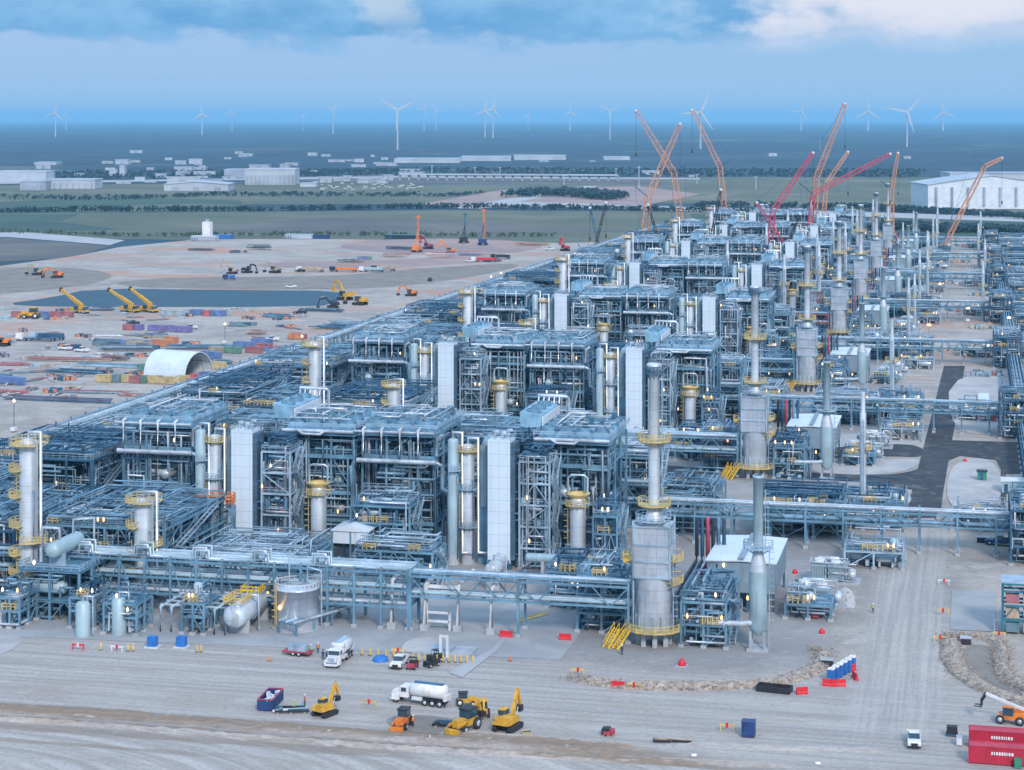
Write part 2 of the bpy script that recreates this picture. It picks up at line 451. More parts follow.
psheet('dirt_road', [(450, 208), (585, 186), (600, 186), (480, 209)], 'pale_road', -.07)
psheet('dirt_road', [(-80, 233), (25, 232), (125, 240), (110, 245), (10, 237), (-80, 237)], 'pale_road', -.08)
psheet('bare_ground', [(-80, 238), (10, 238), (112, 246), (70, 258), (-80, 266)], 'field_grey', -.06)
psheet('highway', [(-80, 183), (400, 176), (700, 178), (700, 179.4), (400, 177.5), (-80, 185)], 'pale_road', -.05)
# the graded work site
psheet('worksite_ground', [(-600, 900), (-350, 268), (0, 266), (75, 256), (120, 247), (200, 239), (340, 239), (560, 243), (760, 238), (1100, 238), (1700, 300), (1700, 900)], 'worksite', 0)
psheet('worksite_red_soil', smooth_poly([(360, 240), (470, 238), (560, 244), (500, 256), (400, 254), (330, 248)]), 'soil_pink', .05)
psheet('worksite_red_soil', smooth_poly([(255, 262), (400, 260), (520, 252), (500, 262), (380, 268), (260, 268)]), 'soil_pink', .05)
psheet('graded_ground', smooth_poly([(-30, 270), (60, 266), (120, 274), (95, 284), (30, 292), (-60, 299)], 2), 'soil_brown', .05)
psheet('graded_ground', smooth_poly([(150, 277), (330, 277), (420, 268), (540, 262), (470, 278), (360, 291), (95, 287)]), 'soil_brown', .07)
psheet('pond', smooth_poly([(0, 304.5), (50, 298), (92, 288.5), (220, 290), (350, 291), (340, 301), (318, 307), (60, 307)], 1), 'water', .10)

# ------------------------------------------------------------------ paved roads, kerbed islands
ZA = .06
psheet('asphalt_road', [(905, 518), (936, 518), (941, 505), (965, 366), (944, 366), (928, 430)], 'asphalt', ZA)
psheet('asphalt_road', smooth_poly([(660, 446), (800, 450), (900, 443), (925, 448), (925, 458), (890, 456), (800, 459), (660, 458)], 2), 'asphalt', ZA + .02)
psheet('asphalt_road', smooth_poly([(800, 472), (860, 476), (905, 474), (925, 466), (925, 492), (900, 488), (860, 481), (800, 480)], 2), 'asphalt', ZA + .04)
psheet('asphalt_road', [(936, 440), (1120, 446), (1120, 474), (1006, 474), (1006, 530), (1000, 530), (992, 517), (1001, 505), (1001, 470), (996, 460), (960, 456), (946, 462), (941, 512), (930, 512)], 'asphalt', ZA + .06)
psheet('asphalt_road', [(668, 466), (708, 468), (745, 478), (660, 477)], 'asphalt', ZA)
psheet('asphalt_road', [(700, 418), (735, 418), (745, 440), (690, 440)], 'asphalt', ZA + .02)
for i, q in enumerate(([(700, 428), (880, 436), (925, 428), (925, 438), (915, 446), (880, 447), (800, 449), (700, 445)],
          [(800, 462), (905, 459), (920, 460), (918, 466), (895, 474), (850, 475), (800, 471)],
          [(800, 483), (860, 484), (895, 492), (914, 496), (906, 508), (800, 508)],
          [(948, 368), (1100, 372), (1100, 438), (1000, 436), (950, 432)])):
    psheet('gravel_island', smooth_poly(q, 2), 'island', .07)
psheet('gravel_island', smooth_poly([(950, 459), (1001, 459), (1002, 512), (944, 512)], 3), 'island', .20)
psheet('pad_slab', [(952, 590), (996, 592), (994, 632), (950, 630)], 'pad_slab', .10)
psheet('pad_slab', [(998, 376), (1022, 376), (1026, 420), (1000, 420)], 'pad_slab', .12)
psheet('pad_slab', [(640, 503), (770, 503), (760, 530), (600, 530)], 'pad_slab', .05)
psheet('pad_slab', [(0, 636), (460, 655), (560, 660), (600, 608), (300, 570), (0, 560)], 'pad_slab', .04)
psheet('pad_slab', [(405, 640), (462, 640), (452, 655), (412, 655)], 'pad_slab', .08)

# ------------------------------------------------------------------ plant building blocks
def frame_mb(x0, x1, nx, y0, y1, ny, zs, w=.42, rng=None, brace=.45, z0=0):
    mb = MB(); rng = rng or random
    X = [x0 + (x1 - x0) * i / nx for i in range(nx + 1)]; Y = [y0 + (y1 - y0) * i / ny for i in range(ny + 1)]
    top = zs[-1]
    for x in X:
        for y in Y: mb.bar((x, y, z0), (x, y, top), w)
    for z in zs:
        for y in Y: mb.bar((x0, y, z), (x1, y, z), w * .75, w)
        for x in X: mb.bar((x, y0, z - .02), (x, y1, z - .02), w * .75, w)
    lev = [z0] + list(zs)
    for a, b in zip(lev[:-1], lev[1:]):
        for i in range(nx):
            for y in (Y[0], Y[-1]):
                if rng.random() < brace:
                    k = rng.random()
                    if k < .4: mb.bar((X[i], y, a), (X[i + 1], y, b), w * .5)
                    elif k < .8:
                        m_ = (X[i] + X[i + 1]) / 2
                        mb.bar((X[i], y, a), (m_, y, b), w * .5); mb.bar((X[i + 1], y, a), (m_, y, b), w * .5)
                    else: mb.bar((X[i + 1], y, a), (X[i], y, b), w * .5)
        for i in range(ny):
            for x in (X[0], X[-1]):
                if rng.random() < brace:
                    if rng.random() < .5: mb.bar((x, Y[i], a), (x, Y[i + 1], b), w * .5)
                    else: mb.bar((x, Y[i + 1], a), (x, Y[i], b), w * .5)
    return mb
def rail_mb(x0, y0, x1, y1, z, mb=None, h=1.1, step=1.6, t=.08):
    mb = mb or MB()
    loop = [(x0, y0), (x1, y0), (x1, y1), (x0, y1), (x0, y0)]
    for (ax, ay), (bx, by) in zip(loop[:-1], loop[1:]):
        L = math.hypot(bx - ax, by - ay); k = max(1, int(L / step))
        for hh in (h, h * .55): mb.bar((ax, ay, z + hh), (bx, by, z + hh), t)
        for i in range(k):
            mb.bar((ax + (bx - ax) * i / k, ay + (by - ay) * i / k, z), (ax + (bx - ax) * i / k, ay + (by - ay) * i / k, z + h), t)
    return mb
def pipes_mb(x0, x1, y0, y1, z0, z1, cnt, rng, rmin=.10, rmax=.32, seg=6):
    mb = MB()
    for _ in range(cnt):
        p = [rng.uniform(x0, x1), rng.uniform(y0, y1), rng.uniform(z0, z1)]
        pts = [tuple(p)]; ax = rng.choice((0, 0, 1, 2, 2))
        for s in range(rng.choice((2, 3, 3, 4))):
            lo, hi = ((x0, x1), (y0, y1), (z0, z1))[ax]
            q = rng.uniform(lo, hi)
            if abs(q - p[ax]) < .15 * (hi - lo): q = lo if p[ax] > (lo + hi) / 2 else hi
            p[ax] = q; pts.append(tuple(p))
            ax = rng.choice([a for a in (0, 1, 2) if a != ax])
        mb.tube(pts, rng.uniform(rmin, rmax), seg)
    return mb
def stairs(parent, x0, y0, z0, x1, y1, z1, width=1.1, m='steel_pale'):
    """a flight: two stringers, treads and handrails"""
    mb = MB(); a = Vector((x0, y0, z0)); b = Vector((x1, y1, z1)); s = (b - a); f = Vector((s.x, s.y, 0)).normalized(); side = Vector((-f.y, f.x, 0)) * width / 2
    for sg in (-1, 1):
        mb.bar(a + side * sg, b + side * sg, .14, .35)
        mb.bar(a + side * sg + Vector((0, 0, 1)), b + side * sg + Vector((0, 0, 1)), .09)
        for t in (0, .25, .5, .75, 1): mb.bar(a + s * t + side * sg, a + s * t + side * sg + Vector((0, 0, 1)), .07)
    k = max(3, int(abs(z1 - z0) / .35))
    for i in range(k):
        p = a + s * (i + .5) / k; mb.bar(p - side, p + side, .28, .06)
    return mb.build('stair', m, parent)
def lamp(parent, x, y, z, r=.24, m='lamp_warm'):
    mb = MB(); mb.lathe([(r * .5, -.1), (r, .15), (r * 1.0, .45), (r * .4, .75)], (x, y, z), 8)
    return mb.build('lamp', m, parent)
def platform(parent, cx, cy, z, r, a0, a1, color='yellow', ri=None):
    if a1 - a0 > 340: a0, a1 = a0 + 35, a0 + 345 - 25
    """part-ring platform with guard rail round a column"""
    ri = ri or r - 1.1; o = MB(); k = max(4, int((a1 - a0) / 20)); t = .12
    ang = [R(a0 + (a1 - a0) * i / k) for i in range(k + 1)]
    for i in range(k):
        q = [(cx + rr * math.cos(A), cy + rr * math.sin(A)) for rr, A in ((ri, ang[i]), (r, ang[i]), (r, ang[i + 1]), (ri, ang[i + 1]))]
        o.prism(q, z - .12, z)
        for hh in (.6, 1.15): o.bar((*q[1], z + hh), (*q[2], z + hh), .11)
        o.bar((*q[1], z - .25), (*q[1], z + 1.15), .13)
        o.bar((*q[1], z - .05), (*q[2], z - .05), .12, .2)
    for A in (ang[0], ang[-1]):
        p0 = (cx + ri * math.cos(A), cy + ri * math.sin(A)); p1 = (cx + r * math.cos(A), cy + r * math.sin(A))
        o.bar((*p0, z + 1.15), (*p1, z + 1.15), .13)
    for A in ang[::2]:
        o.bar((cx + ri * math.cos(A), cy + ri * math.sin(A), z - 1.1), (cx + r * math.cos(A), cy + r * math.sin(A), z - .1), .12)
    return o.build('platform', color, parent, True)
def ladder(parent, x, y, z0, z1, color='yellow', out=(0, -1)):
    mb = MB(); sx, sy = -out[1] * .3, out[0] * .3
    for s in (-1, 1): mb.bar((x + s * sx, y + s * sy, z0), (x + s * sx, y + s * sy, z1), .1)
    z = z0 + .4
    while z < z1: mb.bar((x - sx, y - sy, z), (x + sx, y + sy, z), .07); z += .6
    z = z0 + 2.5
    while z < z1:
        mb.bar((x - sx, y - sy, z), (x - sx + out[0] * .8, y - sy + out[1] * .8, z), .06); mb.bar((x + sx, y + sy, z), (x + sx + out[0] * .8, y + sy + out[1] * .8, z), .06)
        mb.bar((x - sx + out[0] * .8, y - sy + out[1] * .8, z), (x + sx + out[0] * .8, y + sy + out[1] * .8, z), .06); z += 1.2
    return mb.build('ladder', color, parent)

def module(name, label, cat, x, y, w_, d_, zs, nx, ny, seed, steel='steel', density=1.0, drums=2, lamps=1, deckf=.8, loc0=None, roofed=False, stair=True):
    rng = random.Random(seed); t = thing(name, label, cat, (x, y, 0)); lamps += 1
    frame_mb(-w_ / 2, w_ / 2, nx, 0, d_, ny, zs, .40, rng).build('frame', steel, t)
    pr = MB()
    for i in range(nx + 1):
        for j in range(ny + 1): pr.box(-w_ / 2 + w_ * i / nx - .5, d_ * j / ny - .5, 0, -w_ / 2 + w_ * i / nx + .5, d_ * j / ny + .5, .5)
    pr.build('footing', 'concrete', t)
    for z in zs:
        dk = MB(); any_ = False
        for i in range(nx):
            for j in range(ny):
                if rng.random() < deckf * .62:
                    dk.box(-w_ / 2 + w_ * i / nx + .22, d_ * j / ny + .22, z + .20, -w_ / 2 + w_ * (i + 1) / nx - .22, d_ * (j + 1) / ny - .22, z + .28); any_ = True
        if any_: dk.build('deck', 'grating', t)
        if z > 3: rail_mb(-w_ / 2, 0, w_ / 2, d_, z + .25).build('handrail', steel if rng.random() < .6 else 'steel_pale', t)
    vol = w_ * d_ * zs[-1]; k = int(min(110, vol / 55) * density)
    pipes_mb(-w_ / 2 + .5, w_ / 2 - .5, .3, d_ - .3, .8, zs[-1] + .8, k, rng).build('pipework', 'pipe_grey', t)
    pipes_mb(-w_ / 2 + .3, w_ / 2 - .3, -.3, d_ * .5, .8, zs[-1] + 1.2, int(k * .4), rng, .10, .26).build('pipework', 'pipe_silver', t)
    pipes_mb(-w_ / 2 + .3, w_ / 2 - .3, .2, d_ - .3, zs[-1] + .5, zs[-1] + 3.2, int(k * .3) + 3, rng, .08, .22).build('pipework', rng.choice(('pipe_grey', 'steel_pale', 'steel_dark')), t)
    pipes_mb(-w_ / 2 + .5, w_ / 2 - .5, .3, d_ - .3, .8, zs[-1], int(k * .35), rng, .15, .4).build('pipework', 'steel_dark', t)
    # cable trays and valve bodies
    vb = MB()
    for _ in range(int(k * .7)):
        px, py = rng.uniform(-w_ / 2 + .6, w_ / 2 - .6), rng.uniform(.3, d_ - .5); pz = rng.choice([0] + list(zs[:-1])) + .3
        s = rng.uniform(.25, .6); vb.box(px - s, py - s * .7, pz, px + s, py + s * .7, pz + rng.uniform(.7, 1.6))
    vb.build('valve_skid', rng.choice(('steel_pale', 'tan', 'steel_pale', 'dull_red')), t)
    yb_ = MB()
    for _ in range(int(w_ * d_ / 70) + 1):
        z = rng.choice(zs); px, py = rng.uniform(-w_ / 2, w_ / 2 - 3), rng.choice((-.4, -.4, rng.uniform(0, d_ - 2))); rail_mb(px, py, px + rng.uniform(1.5, 3.2), py + 1.5, z + .3, yb_, 1.2, .8, .12)
    yb_.build('gate_rail', 'yellow', t)
    for _ in range(drums):
        lv = rng.choice([0] + list(zs[:-1])); r = rng.uniform(.8, 1.3)
        if rng.random() < .55:
            L = rng.uniform(4, min(8, w_ - 1)); v = MB(); xx = rng.uniform(-w_ / 2 + L / 2 + .3, w_ / 2 - L / 2 - .3) if w_ > L + 1 else 0; yy = rng.uniform(1.5, d_ * .4)
            v.lathe(capsule(L, r), (xx, yy, lv + 1.1 + r), 14, 'x')
            for sx in (-L * .3, L * .3): v.box(xx + sx - .2, yy - r * .8, lv + .2, xx + sx + .2, yy + r * .8, lv + 1.2)
            v.build('drum', rng.choice(('vessel', 'vessel_green', 'insulated')), t)
        else:
            hh = rng.uniform(3.5, 6); v = MB(); xx = rng.uniform(-w_ / 2 + 1.5, w_ / 2 - 1.5); yy = rng.uniform(1.5, d_ * .4)
            v.lathe([(r * .8, 0), (r * .8, .8), (r, .8), (r, hh - r * .5), (r * .7, hh - .15), (.02, hh)], (xx, yy, lv + .3), 14)
            v.build('drum', rng.choice(('vessel', 'vessel_green', 'insulated')), t)
    if stair:
        sx = w_ / 2 + .7; z_prev = 0; flip = False
        for z in zs:
            ya, yb = (d_ * .15, d_ * .75) if not flip else (d_ * .75, d_ * .15)
            if z - z_prev > 1.5: stairs(t, sx, ya, z_prev + .2, sx, yb, z + .25)
            z_prev = z; flip = not flip
    for _ in range(lamps):
        lamp(t, rng.uniform(-w_ / 2, w_ / 2), -.3, rng.choice(zs) + 1.3, .20, rng.choice(('lamp_warm', 'lamp_white')))
    return t

def cold_box(x, y, label):
    t = thing('cold_box_tower', label, 'cold box tower', (x, y, 0))
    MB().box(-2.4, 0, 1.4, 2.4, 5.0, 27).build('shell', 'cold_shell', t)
    b = MB()
    for sx in (-2.2, 2.2):
        for sy in (.5, 4.5): b.box(sx - .35, sy - .35, 0, sx + .35, sy + .35, 1.4)
    b.box(-2.7, -.1, 1.1, 2.7, 5.1, 1.4); b.build('base_frame', 'steel_dark', t)
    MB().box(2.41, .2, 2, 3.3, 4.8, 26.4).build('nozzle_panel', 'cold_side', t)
    rg = random.Random(3); nz = MB()
    for i in range(16):
        z = 3 + i * 1.45; nz.lathe([(.22, 0), (.22, .7), (.4, .7), (.4, .85)], (3.2, rg.uniform(.8, 4.2), z), 8, 'x')
    nz.build('nozzle', 'pipe_grey', t)
    r = MB(); rail_mb(-2.5, .1, 2.5, 4.9, 27, r); r.build('handrail', 'steel_pale', t)
    r = MB()
    for px, pr, h in ((-1.4, .35, 1.4), (.2, .5, 1.1), (1.5, .3, 1.8), (.9, .25, .9)): r.tube([(px, 2.5, 27), (px, 2.5, 27 + h), (px + .9, 2.5, 27 + h)], pr, 8)
    r.build('roof_piping', 'pipe_silver', t)
    lf = MB()
    for q in (-2, 0, 2): lf.box(q - .2, -.25, 1.5, q + .2, 0, 2.0)
    lf.build('lifting_lug', 'steel_dark', t)
    return t

def column(x, y, h, r, label, plats=(), material='vessel', name='process_column', skirt=2.2, pcol='yellow', ladders=True, pipe=True, cone=False, arch=False, pr=.95, side=180, seed=1):
    t = thing(name, label, 'process column', (x, y, 0)); rg = random.Random(seed)
    MB().lathe([(r * 1.12, 0), (r * 1.02, .4), (r * .97, skirt)], (0, 0, 0), 24).build('skirt', 'concrete', t)
    MB().lathe([(r, skirt), (r, h - r * .55), (r * .9, h - r * .3), (r * .6, h - r * .1), (.02, h)], (0, 0, 0), 24, cap=False).build('shell', material, t)
    for q_, (z, a0, a1) in enumerate(plats): platform(t, 0, 0, z, r + pr, a0, a1, pcol if (q_ == 0 or len(plats) > 3) else 'steel_pale', r + .05)
    if ladders:
        zz = sorted([0] + [p[0] for p in plats])
        for i, (za, zb) in enumerate(zip(zz[:-1], zz[1:])):
            A = R(side + (25 if i % 2 else -25)); ladder(t, (r + .5) * math.cos(A), (r + .5) * math.sin(A), za, zb + 1, pcol, (math.cos(A), math.sin(A)))
    if pipe:
        mb = MB(); mb.tube([(0, 0, h - .1), (0, 0, h + 1.2), (r + .9, -.3, h + 1.2), (r + .9, -.3, 2.5), (r + 3.0, -.3, 2.5)], .32, 8)
        mb.build('overhead_pipe', 'pipe_silver', t)
        mb = MB(); A = R(320); mb.tube([((r) * math.cos(A), r * math.sin(A), h * .7), ((r + .6) * math.cos(A), (r + .6) * math.sin(A), h * .7), ((r + .6) * math.cos(A), (r + .6) * math.sin(A), 1.5)], .18, 6)
        mb.build('downcomer_pipe', 'pipe_grey', t)
    if cone:
        mb = MB(); mb.lathe([(r * .5, h - 1.2), (r * 1.55, h + .3), (r * 1.55, h + .5), (r * 1.4, h + .5)], (0, 0, 0), 20, cap=False); mb.build('cone_platform', 'yellow', t)
    if arch:
        mb = MB(); mb.tube([(-r * 1.2, 0, h), (-r * 1.2, 0, h + 3.6), (-r * .8, 0, h + 4.2), (r * .8, 0, h + 4.2), (r * 1.2, 0, h + 3.6), (r * 1.2, 0, h)], .22, 6); mb.build('arch_pipe', 'pipe_silver', t)
    return t

def air_cooler(x, y, w_, d_, z, label, header, seed, nf=4):
    rng = random.Random(seed); t = thing('air_cooler', label, 'air cooler', (x, y, 0))
    zs = [6, 12, z - 5.5, z - .9]
    nx = 3; ny = 3
    frame_mb(-w_ / 2, w_ / 2, nx, 0, d_, ny, zs, .42, rng, .4).build('frame', 'steel', t)
    pr = MB()
    for i in range(nx + 1):
        for j in range(ny + 1): pr.box(-w_ / 2 + w_ * i / nx - .5, d_ * j / ny - .5, 0, -w_ / 2 + w_ * i / nx + .5, d_ * j / ny + .5, .5)
    pr.build('footing', 'concrete', t)
    MB().box(-w_ / 2, -.3, z - .6, w_ / 2, d_ + .3, z + .5).build('tube_bundle', 'fan_deck', t)
    nr = 4; fr = min(w_ / nf, d_ / nr) / 2 - .3
    for i in range(nf):
        # one bay: sloped plenum ridge and its fan rings
        bay = MB(); xa = -w_ / 2 + w_ * i / nf; xb = xa + w_ / nf; xm = (xa + xb) / 2
        bay.prismy([(xa + .1, z + .5), (xb - .1, z + .5), (xm + fr * .8, z + 1.5), (xm - fr * .8, z + 1.5)], .2, d_ - .2)
        b = bay.build('fan_bay', 'fan_deck', t, True)
        for j in range(nr):
            cy = d_ * (j + .5) / nr; rg = MB()
            rg.lathe([(fr, 0), (fr, .95), (fr * .88, .95), (fr * .88, .3)], (xm, cy, z + 1.3), 16, cap=False)
            for kk in range(4):
                A = kk * math.pi / 2 + i; rg.bar((xm, cy, z + 1.9), (xm + fr * .88 * math.cos(A), cy + fr * .88 * math.sin(A), z + 1.9), .45, .06)
            rg.build('fan', 'fan_dark', b)
    rail_mb(-w_ / 2 - .6, -1.2, w_ / 2 + .6, d_ + 1.2, z + .6, t=.12).build('handrail', 'steel_pale', t)
    pipes_mb(-w_ / 2 + .5, w_ / 2 - .5, .5, d_ - .5, z + 1.8, z + 3.4, 12, rng, .08, .2).build('roof_piping', 'pipe_silver', t)
    rc = MB()
    for _ in range(7):
        px, py = rng.uniform(-w_ / 2 + 1, w_ / 2 - 1), rng.uniform(1, d_ - 1); q = rng.uniform(.3, .8); rc.box(px - q, py - q, z + 1.4, px + q, py + q, z + rng.uniform(2.2, 3.4))
    rc.build('motor_housing', rng.choice(('steel_pale', 'steel_dark', 'pipe_grey')), t)
    MB().box(-w_ / 2 - .7, -1.3, z - .9, w_ / 2 + .7, -.35, z - .7).build('walkway', 'grating', t)
    mb = MB()
    if header:
        zl = z - 6.2
        mb.tube([(-w_ / 2 - .6, -2.2, zl), (w_ / 2 + .8, -2.2, zl)], .55, 10)
        mb.build('header_pipe', 'pipe_silver', t)
        m2 = MB(); k = 4
        for i in range(k):
            xx = -w_ / 2 + .8 + (w_ - 4) * i / (k - 1); m2.tube([(xx, -2.2, zl), (xx, -2.2, z + .6), (xx, -.2, z + 1.0)], .30, 8)
        m2.tube([(w_ / 2 + .9, -2.2, zl), (w_ / 2 + 2.2, -2.2, zl - .6), (w_ / 2 + 2.2, -2.2, zl - 5.5), (w_ / 2 + 3.6, -2.2, zl - 6.2), (w_ / 2 + 3.6, -2.2, 5)], .40, 8)
        m2.build('branch_pipe', 'pipe_silver', t)
        m3 = MB(); m3.tube([(-w_ / 2 - 1.5, -1.6, z), (w_ / 2 + .3, -1.6, z)], .28, 8)
        m3.tube([(w_ / 2 + .9, -1.6, zl + 1.5), (w_ / 2 + .9, -1.6, z - 1), (w_ / 2 + 2.2, -1.6, z - .2)], .38, 8); m3.build('header_pipe', 'pipe_silver', t)
    else:
        mb.tube([(-w_ / 2 - .4, -1.7, z + .1), (w_ / 2 + .4, -1.7, z + .1)], .40, 8)
        mb.tube([(-w_ / 2 + w_ * .2, -2.2, z + .4), (-w_ / 2 + w_ * .3, -2.4, z - .5), (-w_ / 2 + w_ * .55, -2.4, z - .5), (-w_ / 2 + w_ * .62, -2.2, z + .3)], .30, 8)
        mb.build('header_pipe', 'pipe_silver', t)
    for i, z_ in enumerate(zs[:-1]):
        dk = MB()
        for a in range(nx):
            for b_ in range(ny):
                if rng.random() < .7: dk.box(-w_ / 2 + w_ * a / nx + .22, d_ * b_ / ny + .22, z_ + .2, -w_ / 2 + w_ * (a + 1) / nx - .22, d_ * (b_ + 1) / ny - .22, z_ + .28)
        dk.build('deck', 'grating', t); rail_mb(-w_ / 2, 0, w_ / 2, d_, z_ + .25).build('handrail', 'steel', t)
        fa = MB(); fa.box(-w_ / 2, -.5, z_ - .5, w_ / 2, -.32, z_ + .3); fa.build('fascia_beam', 'steel', t)
    pipes_mb(-w_ / 2, w_ / 2, -.6, 8, 1, z - 2, 70, rng, .12, .38).build('pipework', 'pipe_grey', t)
    pipes_mb(-w_ / 2, w_ / 2, -.8, 5, 1, z - 2, 26, rng, .10, .30).build('pipework', 'pipe_silver', t)
    pipes_mb(-w_ / 2, w_ / 2, 2, d_, 1, z - 2, 46, rng, .15, .45).build('pipework', 'steel_dark', t)
    for q in range(4):
        lv = rng.choice([0, 6, 12]); r = rng.uniform(.8, 1.25); L = rng.uniform(5, 8); xx = rng.uniform(-w_ / 2 + 4, w_ / 2 - 4); v = MB()
        v.lathe(capsule(L, r), (xx, 2.2, lv + 1.2 + r), 14, rng.choice('xxy'))
        v.box(xx - .25, 1.6, lv + .3, xx + .25, 2.8, lv + 1.4); v.build('drum', rng.choice(('vessel', 'vessel_green', 'pipe_silver')), t)
    for q in range(2): lamp(t, rng.uniform(-w_ / 2, w_ / 2), -.5, rng.choice((7.5, 13.5, z - 4)), .20, rng.choice(('lamp_warm', 'lamp_white')))
    return t

def duct_house(x, y, z, label):
    t = thing('inclined_cooler', label, 'cooler house', (x, y, 0))
    mb = MB()
    mb.prismy([(-2.2, z), (2.2, z), (2.5, z + 2.6), (-2.5, z + 3.2)], 0, 18); mb.build('housing', 'fan_deck', t, True)
    MB().box(2.5, -.1, z + .2, 2.8, 18.1, z + 2.3).build('louvre_panel', 'roof_white', t)
    lg = MB()
    for yy in (.8, 7.5, 14.2):
        for xx in (-2, 2): lg.bar((xx, yy, z - 3.4), (xx, yy, z), .35)
        lg.bar((-2, yy, z - 3.3), (2, yy, z - .2), .25)
    lg.build('support_frame', 'steel', t)
    for i in range(3):
        rg = MB(); rg.lathe([(1.6, 0), (1.6, .8), (1.4, .8), (1.4, .1)], (0, 3.2 + 5.6 * i, z + 2.8), 16, cap=False)
        rg.build('fan', 'fan_dark', t)
    p = MB(); p.tube([(-2.0, 17, z + 4.6), (4.4, 17, z + 4.6), (5.0, 17, z + 4.0), (5.0, 17, z - 4)], .38, 8); p.build('header_pipe', 'pipe_silver', t)
    d_ = MB()
    for i in range(5): d_.tube([(-1.8 + i * 1.2, 17, z + 4.6), (-1.8 + i * 1.2, 16.2, z + 3.0)], .18, 6)
    d_.build('branch_pipe', 'pipe_silver', t)
    return t

def rack(name, label, x0, x1, y, width, zs, seed, npipe=6, bent=6.0, along='x', loops=0, truss=True, steel='steel', big=0, cols=None):
    """pipe rack; pipes are parts of their own. Local axis u runs along the rack."""
    rng = random.Random(seed); L = x1 - x0
    t = thing(name, label, 'pipe rack', (x0, y, 0) if along == 'x' else (y, x0, 0), 0 if along == 'x' else R(90))
    k = max(1, round(L / bent)); f = MB(); ft = MB(); ztop = zs[-1]
    sg = 1
    for i in range(k + 1):
        u = L * i / k
        for v in (0, width): f.bar((u, v, 0), (u, v, ztop + .9), .42); ft.box(u - .5, v - .5, 0, u + .5, v + .5, .6)
        if bent > 12:
            for u2 in (u + L / k / 3, u + L * 2 / k / 3):
                if u2 < L:
                    for z in zs: f.bar((u2, 0, z), (u2, width, z), .36, .42)
        for z in zs: f.bar((u, 0, z), (u, width, z), .36, .42)
        if len(zs) > 1 and i % 2: f.bar((u, 0, zs[0]), (u, width, zs[1]), .22)
    for z in zs:
        for v in (0, width): f.bar((0, v, z - .02), (L, v, z - .02), .3, .42)
    if truss:
        zl = zs[-1]; zb = zs[0] if len(zs) > 1 else zs[0] - 2.2
        if len(zs) == 1:
            for v in (0, width): f.bar((0, v, zb), (L, v, zb), .3, .36)
        k2 = max(k * 2, int(L / 3.2))
        for i in range(k2):
            for v in (0, width):
                a, b = L * i / k2, L * (i + 1) / k2
                if rng.random() < .8: f.bar((a, v, zb if i % 2 else zl), (b, v, zl if i % 2 else zb), .2)
    f.build('frame', steel, t); ft.build('footing', 'concrete', t)
    rail = MB()
    for v in (-.3,):
        rail.bar((0, v, ztop + 1.2), (L, v, ztop + 1.2), .1); rail.bar((0, v, ztop + .7), (L, v, ztop + .7), .08)
        for i in range(int(L / 2.2)): rail.bar((i * 2.2, v, ztop), (i * 2.2, v, ztop + 1.2), .08)
    rail.build('handrail', 'steel_pale', t)
    for z in zs:
        v = .45
        q = 0
        while v < width - .3 and q < npipe:
            r = rng.choice((.12, .16, .2, .28, .34)) if q else .34 + big
            mb = MB(); zc = z + .22 + r
            if loops and z == ztop and q < 3:
                pts = [(0, v + r, zc)]; u = rng.uniform(4, 8)
                while u < L - 8:
                    hgt = 1.6 + q * .3
                    pts += [(u, v + r, zc), (u, v + r, zc + hgt), (u + 2.6, v + r, zc + hgt), (u + 2.6, v + r, zc)]; u += L / loops
                pts.append((L, v + r, zc)); mb.tube(pts, r * .8, 8)
            else: mb.tube([(0, v + r, zc), (L, v + r, zc)], r, 8)
            mb.build('pipe', rng.choice(('pipe_silver', 'pipe_grey', 'pipe_silver', 'steel_pale', 'vessel_green')), t)
            v += 2 * r + rng.uniform(.15, .7); q += 1
    return t

